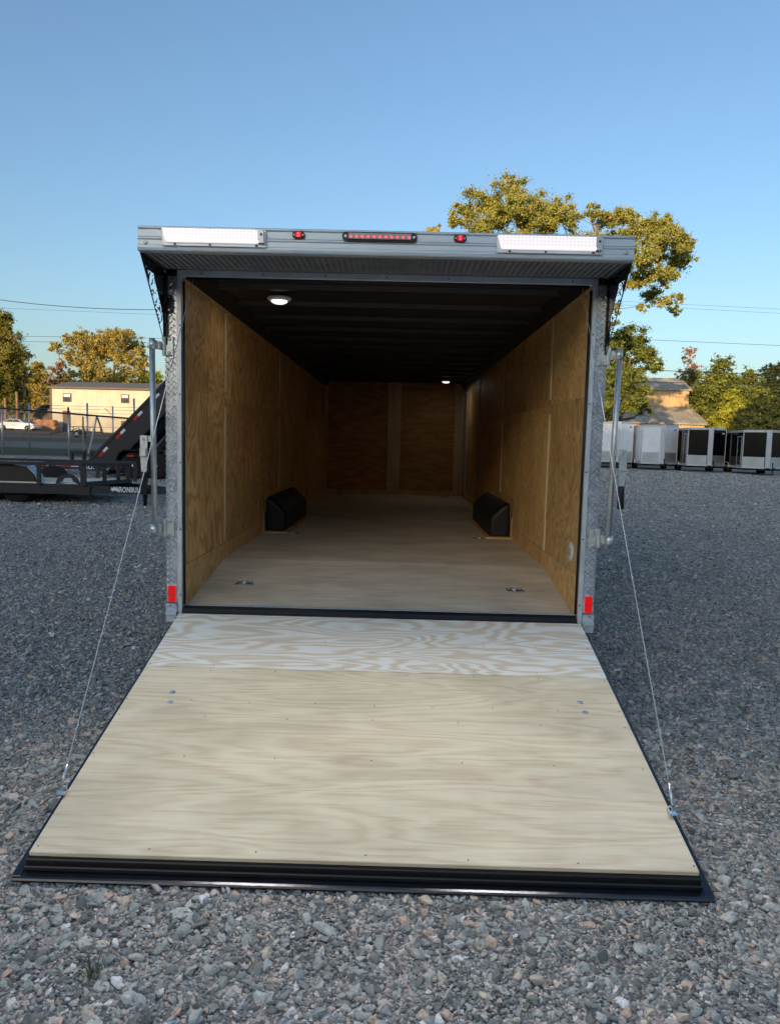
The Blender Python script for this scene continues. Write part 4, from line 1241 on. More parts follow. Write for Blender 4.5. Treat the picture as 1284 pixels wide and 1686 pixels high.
line('lowest sagging black cable left of the trailer canopy', sag(at(-230, 450, 40), at(640, 470, 40), 1.75), .028)
line('upper of the two straight wires crossing the golden oak on the left', ext(0, 553, 262, 557, 75, 20, 6), .028)
line('lower of the two straight wires crossing the golden oak on the left', ext(0, 562, 262, 565, 75, 20, 6), .028)
line('faint thin wire high in the sky on the left', ext(20, 508, 262, 518, 75, 20, 6), .018)
line('upper thin wire beside the oak branches on the right', ext(1040, 497, 1284, 509, 80, 4, 25), .018)
line('second thin wire beside the oak branches on the right', ext(1040, 503, 1284, 516, 80, 4, 25), .018)
line('wire crossing the sky above the right woodland trees', ext(1080, 560, 1284, 569, 70, 4, 25), .026)
line('thick dark wire running through the right woodland crowns', ext(1085, 610, 1284, 618, 66, 4, 25), .045)
line('lower dark wire in front of the right woodland trees', ext(1110, 630, 1284, 634, 66, 4, 25), .035)

p = at(40, 612, 93)
m = MB(); zb = float(gz(p.x, 93)); m.tube([(0, 0, 0), (0, 0, p.z - zb)], [.2, .15], 10)
t = thing('utility_pole', 'tall sunlit wooden pole standing right of the conifer', 'utility pole', (p.x, 93, zb))
m.build('post', M['pole_wood'], t)
m = MB(); m.b2((-.02, -.24, p.z - zb - .9), (.22, -.2, p.z - zb - .5), .01); m.b2((.2, -.3, p.z - zb - 1.0), (.42, -.1, p.z - zb - .55), .04); m.build('bracket', M['galv'], t)
for px, top, lab in ((28, 645, 'second bare brown pole to the left of the tall utility pole'), (9, 655, 'leftmost short brown pole below the conifer')):
    p = at(px, top, 86); zb = float(gz(p.x, 86)); m = MB(); m.tube([(0, 0, 0), (.05, 0, (p.z - zb) * .5), (0, 0, p.z - zb)], [.19, .17, .15], 10)
    o = m.build('wooden_post', M['bark_pine']); o.location = (p.x, 86, zb); tag(o, lab, 'post', 'wooden posts below the conifer')


# ------------------------------------------------------------------ buildings
def cream_building():
    Y = 90; x0 = at(85, 700, Y).x; x1 = -18.0; zb = 2.0; zt = at(120, 640, Y).z
    T = thing('metal_building', 'low cream ribbed metal building with grey roof behind the fence', 'building', ((x0 + x1) / 2, Y, zb))
    cx = (x0 + x1) / 2
    X0, X1 = x0 - cx, x1 - cx; H = zt - zb
    m = MB(); m.b2((X0, 0, 0), (X1, .15, H)); m.b2((X0, .151, 0), (X0 + .15, 12, H)); m.b2((X1 - .15, .151, 0), (X1, 12, H)); m.b2((X0 + .151, 11.85, 0), (X1 - .151, 12, H))
    for k in range(int((X1 - X0) / .6) - 1): m.b2((X0 + .5 + k * .6, -.012, .05), (X0 + .53 + k * .6, -.001, H - .02))
    m.build('wall', M['siding'], T)
    m = MB(); m.prism([(-.35, H + .01), (6, H + 1.1), (12.3, H + .01), (12.3, H + .22), (6, H + 1.32), (-.35, H + .22)], X0 - .3, X1 + .3); m.build('roof', M['siding_roof'], T)
    m = MB(); m.b2((X0 - .1, -.06, 0), (X0 + .14, -.002, H)); m.build('corner_trim', M['brown'], T)
    def px(a, b): q = at(a, b, Y); return q.x - cx, q.z - zb
    for a, b, c, d in ((105, 648, 117.5, 661), (200.5, 650, 212.5, 663)):
        l, t_ = px(a, b); r, bt = px(c, d)
        m = MB(); m.b2((l - .06, -.08, bt - .06), (l + .02, -.002, t_ + .06)); m.b2((r - .02, -.08, bt - .06), (r + .06, -.002, t_ + .06)); m.b2((l + .021, -.08, t_), (r - .021, -.002, t_ + .06)); m.b2((l + .021, -.08, bt - .06), (r - .021, -.002, bt)); m.b2((l + .021, -.06, (t_ + bt) / 2 - .03), (r - .021, -.002, (t_ + bt) / 2 + .03))
        w_ = m.build('window', M['brown'], T)
        m = MB(); m.b2((l, -.03, bt), (r, -.0035, t_)); m.build('pane', M['glass'], w_)
        m = MB(); m.b2((l + .05, -.05, t_ - .38), (r - .1, -.031, t_ - .05)); m.build('blind', M['white'], w_)
    l, t_ = px(104, 676); r, bt = px(117, 700)
    m = MB(); m.b2((l, -.06, 0), (r, -.002, t_), .01); d = m.build('door', M['brown'], T)
    m = MB(); m.b2((r - .16, -.11, 1.0), (r - .1, -.061, 1.12), .01); m.build('handle', M['galv'], d)
    l, t_ = px(200, 693); r, bt = px(214, 702)
    m = MB(); m.b2((l, -.06, bt), (r, -.002, t_), .01); m.build('shutter', M['brown'], T)
    # quonset style shed beside it
    a = at(52, 700, 94); b_ = at(85, 700, 94); R0 = (b_.x - a.x) / 2 + .9
    S_ = thing('round_roof_shed', 'dark half round metal shed left of the cream building', 'shed', ((a.x + b_.x) / 2 + .8, 94, 2.0))
    m = MB(); hh = at(70, 664, 94).z - 2.0
    arc = [(R0 * math.cos(t), .2 + (hh - .2) * math.sin(t)) for t in np.linspace(0, math.pi, 17)]
    arc2 = [(R0 * .96 * math.cos(t), .2 + (hh - .3) * math.sin(t)) for t in np.linspace(math.pi, 0, 17)]
    m.prism(arc + arc2, 0, 8, 'Y'); m.build('roof', M['siding_roof'], S_)
    m = MB(); m.prism([(x * .955, z) for x, z in arc2], 1.4, 1.5, 'Y'); m.build('end_wall', M['brown'], S_)
    m = MB(); m.prism([(R0 * .93 * math.cos(t), .15 + (hh - .35) * math.sin(t)) for t in np.linspace(math.pi, math.pi * .5, 9)][::1] + [(0, 0.15)], 1.3, 1.39, 'Y')
    m.build('door', M['brown'], S_)


cream_building()


def wood_pile():
    rng = random.Random(4)
    p = at(74, 705, 88.5); m = MB()
    for i in range(46):
        r = rng.uniform(.12, .2); k = i % 9; j = i // 9
        m.tube([((k - 4) * .33 + (j % 2) * .16, -.6, r + j * .27), ((k - 4) * .33 + (j % 2) * .16 + rng.uniform(-.05, .05), .7, r + j * .27)], r, 8)
    o = m.build('firewood_pile', simple('cut_wood', (.45, .24, .11), .8, 0, .35, 3)); o.location = (p.x, 88.5, 2.05)
    tag(o, 'stack of orange brown cut logs between the white car and the building', 'wood pile')


wood_pile()


def barn():
    Y0 = 85.0; d0 = 89.5
    xr = at(1167, 700, Y0).x; xl = at(960, 700, Y0).x
    z0 = at(1167, 700, Y0).z; Y1 = Y0 + 5.9; z1 = at(1135, 672, Y1).z; z2 = at(1135, 643, Y1).z; Y2 = Y0 + 9.7; z3 = at(1117, 625, Y2).z
    T = thing('barn', 'tan metal barn with raised centre roof behind the dark tree and white trailers', 'barn', ((xr + xl) / 2, Y0 + 5, 0))
    cx, cy = (xr + xl) / 2, Y0 + 5
    def b2(m, a, b): m.b2((a[0] - cx, a[1] - cy, a[2]), (b[0] - cx, b[1] - cy, b[2]))
    D = 2 * (Y2 - Y0)
    m = MB(); b2(m, (xl, Y0 + .4, 0), (xr - .4, Y0 + .6, z0)); b2(m, (xr - .6, Y0 + .601, 0), (xr - .4, Y0 + D - .4, z0)); b2(m, (xl, Y0 + .601, 0), (xl + .2, Y0 + D - .4, z0)); b2(m, (xl, Y0 + D - .399, 0), (xr - .4, Y0 + D - .2, z0))
    for k in range(int((xr - xl) / .75)): b2(m, (xl + .3 + k * .75, Y0 + .34, 0), (xl + .38 + k * .75, Y0 + .399, z0 - .02))
    m.build('wall', M['barn_wall'], T)
    m = MB(); b2(m, (xl, Y1, z0), (xr - .35, Y1 + .2, z2)); b2(m, (xr - .35 - .2, Y1 + .201, z0), (xr - .35, Y0 + D - 5.9, z2)); b2(m, (xl, Y1 + .201, z0), (xl + .2, Y0 + D - 5.9, z2))
    for k in range(int((xr - xl) / .75)): b2(m, (xl + .2 + k * .75, Y1 - .07, z1 - .1), (xl + .29 + k * .75, Y1 - .001, z2 - .06))
    m.prism([(Y1 - cy, z2), (Y0 + D - 5.9 - cy, z2), (Y2 - cy, z3 - .1)], xr - .54 - cx, xr - .36 - cx)
    m.build('upper_wall', M['barn_wall'], T)
    m = MB(); m.prism([(Y0 - cy, z0), (Y1 - cy, z1), (Y1 - cy, z1 + .15), (Y0 - cy, z0 + .15)], xl - cx, xr - cx)
    m.prism([(Y0 + D - cy, z0), (Y0 + D - 5.9 - cy, z1), (Y0 + D - 5.9 - cy, z1 + .15), (Y0 + D - cy, z0 + .15)], xl - cx, xr - cx)
    for k in range(int((xr - xl) / 1.0)):
        x_ = xl + .4 + k - cx; m.prism([(Y0 - cy, z0 + .151), (Y1 - cy, z1 + .151), (Y1 - cy, z1 + .24), (Y0 - cy, z0 + .24)], x_, x_ + .09)
    m.build('lower_roof', M['barn_roof'], T)
    m = MB(); m.prism([(Y1 - .3 - cy, z2 - .05), (Y2 - cy, z3), (Y0 + D - 5.6 - cy, z2 - .05), (Y0 + D - 5.6 - cy, z2 + .1), (Y2 - cy, z3 + .15), (Y1 - .3 - cy, z2 + .1)], xl - cx, xr - cx)
    for k in range(int((xr - xl) / 1.0)):
        x_ = xl + .4 + k - cx; m.prism([(Y1 - .3 - cy, z2 + .101), (Y2 - cy, z3 + .151), (Y2 - cy, z3 + .23), (Y1 - .3 - cy, z2 + .18)], x_, x_ + .09)
    m.build('upper_roof', M['barn_roof'], T)


barn()


def added_shade_ridge():
    """unseen ridge added behind the viewer to keep the low sun off the yard"""
    xs = np.linspace(-420, 420, 85); ys = np.linspace(-420, -150, 28)
    X, Y = np.meshgrid(xs, ys)
    prof = np.clip(np.sin(np.clip((Y + 420) / 270, 0, 1) * math.pi), 0, 1) ** .8
    Z = SHADE_RIDGE_H * prof * (1 + .03 * np.sin(X * .03) + .02 * np.sin(X * .11 + 1)) - .5
    V = np.stack([X, Y, Z], -1).reshape(-1, 3)
    i = np.arange(84)[None, :] + 85 * np.arange(27)[:, None]
    F = np.stack([i, i + 1, i + 86, i + 85], -1).reshape(-1, 4)
    tag(np_mesh('added_shade_ridge', V, F, simple('shade_ridge_dark', (.028, .035, .03), .9, 0, .4, .05)), kind='structure')


SHADE_RIDGE_H = 66.0  # height of the out-of-view ridge, added only to shade the yard
added_shade_ridge()


# ------------------------------------------------------------------ row of parked V-nose trailers
def vnose(label, px, Y, top_row, bodymat, length, tone, seed, width=2.62, rzdeg=-8, flip=False):
    tip = at(px, top_row, Y)
    zt = tip.z; zb = .50
    T = thing('enclosed_trailer', label, 'trailer', (tip.x, tip.y, 0), R_(rzdeg), 'enclosed trailers parked in a row')
    w = width / 2; n = 1.05; cap = .17
    def wall(mb, a, b, z0, z1, off=0.0, th=.01):
        a = Vector((a[0], a[1], 0)); b = Vector((b[0], b[1], 0)); d = (b - a).normalized(); nn = Vector((d.y, -d.x, 0))
        p = [a + nn * off, b + nn * off, b + nn * (off - th), a + nn * (off - th)]
        mb.prism([(q.x, q.y) for q in p], z0, z1, 'Z')
    def along(a, b, t): return (a[0] + (b[0] - a[0]) * t, a[1] + (b[1] - a[1]) * t)
    L0, L1 = (-w, n), (-w, n + length); R0, R1 = (w, n), (w, n + length); C0, C1 = (-cap, .0), (cap, .0)
    m = MB(); m.prism([L1, L0, C0, C1, R0, R1], zb, zt - .08, 'Z'); body = m.build('body', bodymat, T)
    m = MB(); wall(m, L0, C0, zt - .16, zt - .0, .02, .05); wall(m, C1, R0, zt - .16, zt - .0, .02, .05); wall(m, C0, C1, zt - .16, zt - .001, .021, .05)
    wall(m, L1, L0, zt - .16, zt - .002, .02, .05); wall(m, R0, R1, zt - .16, zt - .002, .02, .05)
    m.build('roof_rail', M['alu_bright'], T)
    m = MB(); m.prism([(-w + .01, n + length), (-w + .01, n), (-cap, .03), (cap, .03), (w - .01, n), (w - .01, n + length)], zt - .08, zt - .03, 'Z'); m.build('roof', M['white'], T)
    # nose cap of tread plate with bright strip, corner trims
    m = MB(); wall(m, C0, C1, zb + .02, zt - .161, .012, .02); tread(m, (C0[0] + .03, -.0125, zb + .1), (1, 0, 0), (0, 0, 1), (0, -1, 0), 3, int((zt - zb - .4) / .09), .09, .075, .02, .010)
    nc = m.build('nose_cap', M['alu_bright'], T)
    for c in (L0, R0):
        m = MB(); m.b2((c[0] - .03, c[1] - .03, zb + .01), (c[0] + .03, c[1] + .03, zt - .165), .01); m.build('corner_trim', M['alu_bright'], T)
    gz_ = zb + .95 if tone == 'white' else zb + .82
    for a, b in ((L0, C0), (C1, R0)):
        m = MB(); wall(m, along(a, b, .03), along(a, b, .97), zb + .02, zb + (gz_ - zb) * .92, .008, .007)
        m.build('stone_guard', M['stone_guard'], T)
        m = MB(); wall(m, along(a, b, .0), along(a, b, 1.0), zb - .03, zb + .08, .015, .02); m.build('bottom_rail', M['alu_bright'], T)
    # side door
    m = MB()
    y0, y1 = n + .28, n + 1.15
    for yy in (y0, y1): m.b2((-w - .03, yy, zb + .12), (-w - .002, yy + .05, zt - .42))
    m.b2((-w - .03, y0 + .051, zt - .47), (-w - .002, y1 - .001, zt - .421)); m.b2((-w - .03, y0 + .051, zb + .12), (-w - .002, y1 - .001, zb + .17))
    df = m.build('side_door_frame', M['alu_bright'] if tone == 'black' else M['galv'], T)
    m = MB(); m.b2((-w - .018, y0 + .055, zb + .175), (-w - .003, y1 - .005, zt - .475)); m.build('side_door', bodymat, df)
    for z in (zb + .45, zt - .8):
        m = MB(); m.b2((-w - .045, y0 - .05, z), (-w - .031, y0 + .22, z + .06), .006); m.build('hinge', M['galv'], df)
    m = MB(); m.b2((-w - .06, y1 - .14, (zb + zt) / 2 - .25), (-w - .031, y1 - .05, (zb + zt) / 2 - .05), .01); m.build('latch', M['galv'], df)
    # side trim, frame, running gear
    m = MB(); m.b2((-w - .012, n + .035, zb - .05), (-w - .001, n + length, zb + .1)); m.b2((w + .001, n + .035, zb - .05), (w + .012, n + length, zb + .1)); m.build('side_rail', M['alu_bright'], T)
    m = MB(); m.b2((-w + .1, n + .1, zb - .16), (w - .1, n + length, zb - .001)); m.bar((-w + .35, n + .2, zb - .08), (0, -1.15, zb - .08), .08, .12); m.bar((w - .35, n + .2, zb - .08), (0, -1.15, zb - .08), .08, .12); m.build('chassis', M['blackmetal'], T)
    m = MB(); m.cyl((0, -.95, zb - .30), (0, -.95, zb + .40), .04, 10); m.cyl((0, -.95, .12), (0, -.95, zb - .30), .028, 10); m.b2((-.10, -1.05, .10), (.10, -.85, .12)); m.b2((-.06, -1.35, zb - .06), (.06, -1.12, zb + .06), .02)
    m.build('jack', M['blackmetal'], T)
    yw = n + length * .55
    for sx in (-1, 1):
        for dy in (0, .86):
            m = MB(); m.lathe([(.2, -.11), (.31, -.11), (.35, -.07), (.35, .07), (.31, .11), (.2, .11)], (sx * (w - .16), yw + dy, .35), 'X', 22); wo = m.build('wheel', M['tyre'], T)
            m = MB(); m.lathe([(.19, .02), (.2, .1), (.08, .09), (.05, .115)] if sx > 0 else [(.19, -.02), (.2, -.1), (.08, -.09), (.05, -.115)], (sx * (w - .16), yw + dy, .35), 'X', 16); m.build('rim', M['alu_bright'], wo)
        m = MB(); arc = [(yw + .43 + .92 * math.cos(t), .42 + .42 * math.sin(t) ** .5) for t in np.linspace(0.02, math.pi - .02, 13)]
        arc += [(yw + .43 + .86 * math.cos(t), .42 + .36 * math.sin(t) ** .5) for t in np.linspace(math.pi - .02, .02, 13)]
        m.prism(arc, sx * (w + .0), sx * (w + .06)); m.build('fender', M['alu_bright'], T)
    # clearance lamps along the roof rail
    for a, b in ((L0, C0), (C1, R0)):
        for t_ in (.08, .92):
            q = along(a, b, t_); m = MB(); m.b2((q[0] - .035, q[1] - .06, zt - .10), (q[0] + .035, q[1] - .015, zt - .06), .008); m.build('clearance_lamp', M['brown'], T)
    # small dark sign plate on the right face
    m = MB(); wall(m, along(C1, R0, .68), along(C1, R0, .86), zt - .45, zt - .36, .012, .01); m.build('badge', M['glass'] if tone == 'white' else M['white'], T)
    return T


vnose('white trailer nearest the corner post, partly behind the galvanised bar, with silver lower panels', 1019, 55, 694, M['white_panel'], 6.5, 'white', 1)
vnose('white trailer with bluish side door, second in the row', 1092, 52.0, 699, M['white_panel'], 6.0, 'white', 2)
vnose('black trailer standing directly beside the second white one', 1171, 49, 704, M['skin_black'], 5.5, 'black', 3)
vnose('black trailer at the right end of the row mirroring a roof in its glossy nose', 1267, 45.2, 708, M['skin_black'], 6.0, 'black', 4)


# ------------------------------------------------------------------ white sedan
def sedan():
    a = at(-4, 700, 86); b = at(68, 700, 86); Lc = 4.9
    T = thing('parked_car', 'white sedan parked behind the chain link fence', 'car', ((a.x + b.x) / 2, 86, 1.99), R_(-4))
    h = Lc / 2
    prof = [(-h, .45), (-h + .03, .78), (-h + .25, .92), (-h + .75, .97), (-h + 1.35, 1.33), (-h + 1.75, 1.44), (-h + 2.4, 1.45), (-h + 2.85, 1.36), (-h + 3.55, 1.0), (h - .55, .90), (h - .12, .76), (h, .60), (h - .02, .32), (h - .35, .24), (-h + .25, .24)]
    m = MB(); m.prism(prof, -.88, .88, 'Y')
    for v in m.bm.verts:
        if v.co.z > 1.0: v.co.y *= .80
        elif v.co.z > .85: v.co.y *= .96
        if abs(v.co.x) > h - .2: v.co.y *= .86
    body = m.build('body', M['carpaint'], T)
    md = body.modifiers.new('b', 'BEVEL'); md.width = .06; md.segments = 3
    for f in body.data.polygons: f.use_smooth = True
    for s_ in (-1, 1):
        m = MB()
        for q in ([(-h + 1.05, 1.05), (-h + 1.5, 1.32), (-h + 2.12, 1.385), (-h + 2.12, 1.03)], [(-h + 2.2, 1.03), (-h + 2.2, 1.385), (-h + 2.72, 1.33), (-h + 3.3, 1.04)]):
            P = [Vector((x, s_ * (.888 - max(0, (z - .95)) * .42), z)) for x, z in q]
            m.bm.faces.new([m.bm.verts.new(p) for p in P]); m.bm.faces.new([m.bm.verts.new(p - Vector((0, s_ * .01, 0))) for p in P])
        m.build('side_window', M['glass'], T)
    m = MB(); m.poly([(-h + 2.90, -.66, 1.36), (-h + 2.90, .66, 1.36), (-h + 3.52, .78, 1.025), (-h + 3.52, -.78, 1.025)]); m.build('windscreen', M['glass'], T)
    m = MB(); m.b2((h - .14, .45, .60), (h - .03, .78, .72), .03); m.build('headlight', M['lens_clear'], T)
    m = MB(); m.b2((h - .14, -.78, .60), (h - .03, -.45, .72), .03); m.build('headlight', M['lens_clear'], T)
    for x in (-h + .95, h - .95):
        for s_ in (-1, 1):
            m = MB(); m.lathe([(.2, -.1), (.3, -.11), (.33, -.07), (.33, .07), (.3, .11), (.2, .1)], (x, s_ * .80, .33), 'Y', 20); wo = m.build('wheel', M['tyre'], T)
            m = MB(); m.lathe([(.2, s_ * .02), (.21, s_ * .1), (.06, s_ * .09), (.04, s_ * .11)], (x, s_ * .80, .33), 'Y', 12); m.build('rim', M['alu'], wo)
    m = MB(); m.b2((-h + 3.05, -.99, 1.0), (-h + 3.2, -.88, 1.1), .02); m.build('mirror', M['carpaint'], T)


sedan()


# ------------------------------------------------------------------ fences
def chain_fence():
    Y = 31
    T = thing('chain_link_fence', 'chain link fence with thick dark top rail behind the black trailers', 'fence', (at(110, 700, Y).x, Y, 0))
    ox = T.location.x
    def rail_z(px): return at(px, 672 + (px - 4) * .081, Y)
    a, b = rail_z(-60), rail_z(262)
    m = MB(); m.tube([(a.x - ox, 0, a.z), (b.x - ox, 0, b.z)], .042, 8); m.build('top_rail', M['blackmetal'], T)
    for px, mt in ((3, 'galv'), (113, 'galv'), (222, 'galv')):
        p = rail_z(px); zb = float(gz(p.x, Y)); m = MB(); m.tube([(p.x - ox, .02, zb), (p.x - ox, .02, p.z + (-.05 if px == 113 else .05))], .045, 8)
        m.build('post', M[mt], T)
    m = MB(); p = rail_z(113); m.tube([(p.x - ox, 0, p.z - .02), (p.x - ox, 0, p.z + .30)], .05, 8); m.build('post_cap', M['blackmetal'], T)
    m = MB(); st = .115; k = 0
    x = a.x - 2.2
    def zr(x): return a.z + (b.z - a.z) * (x - a.x) / (b.x - a.x)
    def zgr(x): return float(gz(x, Y)) + .05
    while x < b.x:
        for s_ in (1, -1):
            x0 = x if s_ > 0 else x + 2.1; x1 = x0 + s_ * 2.1
            p0 = Vector((x0 - ox, .0 + .006 * s_, zgr(x0))); p1 = Vector((x1 - ox, .0 + .006 * s_, zr(x1) - .02))
            if a.x < x0 < b.x or a.x < x1 < b.x: m.tube([p0, p1], .008, 3, False)
        x += st
    m.build('wire_mesh', M['fencemesh'], T)
    # second fence with barbed wire
    Y2 = 36
    T2 = thing('barbed_wire_fence', 'galvanised posts with barbed wire arm standing behind the dark railed fence', 'fence', (at(165, 700, Y2).x, Y2, 0)); ox2 = T2.location.x
    for px, top in ((48, 664), (144, 664), (186, 669), (221, 656)):
        p = at(px, top, Y2); zb = float(gz(p.x, Y2)); m = MB(); m.tube([(p.x - ox2, 0, zb), (p.x - ox2, 0, p.z)], .06 if px in (144, 221) else .045, 8); m.build('post', M['galv'], T2)
    p = at(184, 683, Y2); q = at(173, 672, Y2); m = MB(); m.bar(p - Vector((ox2, Y2, 0)) , q - Vector((ox2, Y2, 0)), .05, .05); m.build('outrigger_arm', M['galv'], T2)
    for r0, r1 in ((666, 672), (671, 677), (677, 683), (700, 706)):
        m = MB(); A = at(20, r0, Y2); B = at(262, r1, Y2); m.tube([A - Vector((ox2, Y2 - .05, 0)), B - Vector((ox2, Y2 - .05, 0))], .011, 4, False); m.build('barbed_wire', M['fencemesh'], T2)
    # leaning gate frame
    Y3 = 34.5; g0 = at(160, 745, Y3)
    G = thing('gate_frame', 'triangular pipe gate frame leaning beside the galvanised fence post', 'gate', (g0.x, Y3, float(gz(g0.x, Y3))))
    def L(p): return Vector(p) - Vector((g0.x, Y3, G.location.z))
    top = at(160, 685, Y3)
    for (px, py), mt in (((146, 748), 'white'), ((172, 720), 'brown')):
        m = MB(); m.bar(L(top), L(at(px, py, Y3)), .07, .07); m.build('brace', M[mt], G)
    m = MB(); m.bar(L(at(137, 686, Y3 + .2)), L(at(138, 748, Y3 + .2)), .07, .07); m.build('upright', M['pole_wood'], G)
    for r_ in (716, 736):
        m = MB(); m.bar(L(at(113, r_, Y3 + .3)), L(at(150, r_ + 1, Y3 + .3)), .05, .05); m.build('cross_rail', M['pole_wood'], G)


chain_fence()


def small_trailer():
    Y = 62; c = at(135, 705, Y); zb = float(gz(c.x, Y))
    T = thing('utility_trailer', 'small black utility trailer parked in front of the cream building', 'trailer', (c.x, Y, zb))
    m = MB(); m.b2((-1.5, -.6, .5), (1.5, .6, .62)); m.bar((-1.5, 0, .56), (-2.9, 0, .3), .1, .1); m.build('frame', M['blackmetal'], T)
    m = MB()
    for s_ in (-.6, .6):
        m.bar((-1.5, s_, 1.0), (1.5, s_, 1.0), .06, .06)
        for x in (-1.47, -.5, .5, 1.47): m.bar((x, s_, .62), (x, s_, .97), .05, .05)
    m.build('side_rail', M['blackmetal'], T)
    for s_ in (-.75, .75):
        m = MB(); m.lathe([(.15, -.1), (.34, -.1), (.36, 0), (.34, .1), (.15, .1)], (-.1, s_, .36), 'Y', 18); wo = m.build('wheel', M['tyre'], T)
        m = MB(); m.lathe([(.17, math.copysign(.05, s_)), (.16, math.copysign(.11, s_)), (.05, math.copysign(.12, s_))], (-.1, s_, .36), 'Y', 14); m.build('rim', M['white'], wo)
        m = MB(); arc = [(-.1 + .5 * math.cos(t), .42 + .42 * math.sin(t)) for t in np.linspace(.2, math.pi - .2, 11)]; arc += [(-.1 + .46 * math.cos(t), .42 + .38 * math.sin(t)) for t in np.linspace(math.pi - .2, .2, 11)]
        m.prism(arc, s_ - .13, s_ + .13, 'Y'); m.build('fender', M['blackmetal'], T)


small_trailer()


# ------------------------------------------------------------------ lettering
def text_mesh(body, size, bold=.012, extr=.002, xs=1.0):
    cu = bpy.data.curves.new('t', 'FONT'); cu.body = body; cu.size = size; cu.extrude = extr; cu.offset = bold * size; cu.space_character = 1.12
    t = bpy.data.objects.new('t', cu); COL.objects.link(t)
    me = bpy.data.meshes.new_from_object(t.evaluated_get(bpy.context.evaluated_depsgraph_get())); bpy.data.objects.remove(t)
    me.transform(Matrix.Scale(xs, 4, (1, 0, 0))); me.transform(Matrix.Rotation(math.pi / 2, 4, 'X'))
    return me


def lettering(body, size, loc, mtl, parent, xs=1.0, bold=.03):
    me = text_mesh(body, size, bold, .002, xs); me.materials.clear(); me.materials.append(mtl)
    o = bpy.data.objects.new('lettering', me); COL.objects.link(o); o.parent = parent; o.location = loc
    return o


def bull_mark(loc, s, mtl, parent):
    """charging bull silhouette"""
    P = [(0, .35), (.10, .62), (.05, .80), (.16, .72), (.26, .62), (.40, .70), (.50, .98), (.62, .74), (.80, .70), (.86, .92), (1.0, .74), (1.12, .55), (1.3, .42), (1.5, .12), (1.34, .20), (1.12, .24), (1.2, .02), (1.02, .10), (.9, .22), (.7, .18), (.5, .30), (.34, .14), (.18, .02), (.24, .22), (.12, .28)]
    m = MB(); m.prism([(x * s, z * s) for x, z in P], 0, .003, 'Y'); o = m.build('bull_emblem', mtl, parent); o.location = loc
    return o


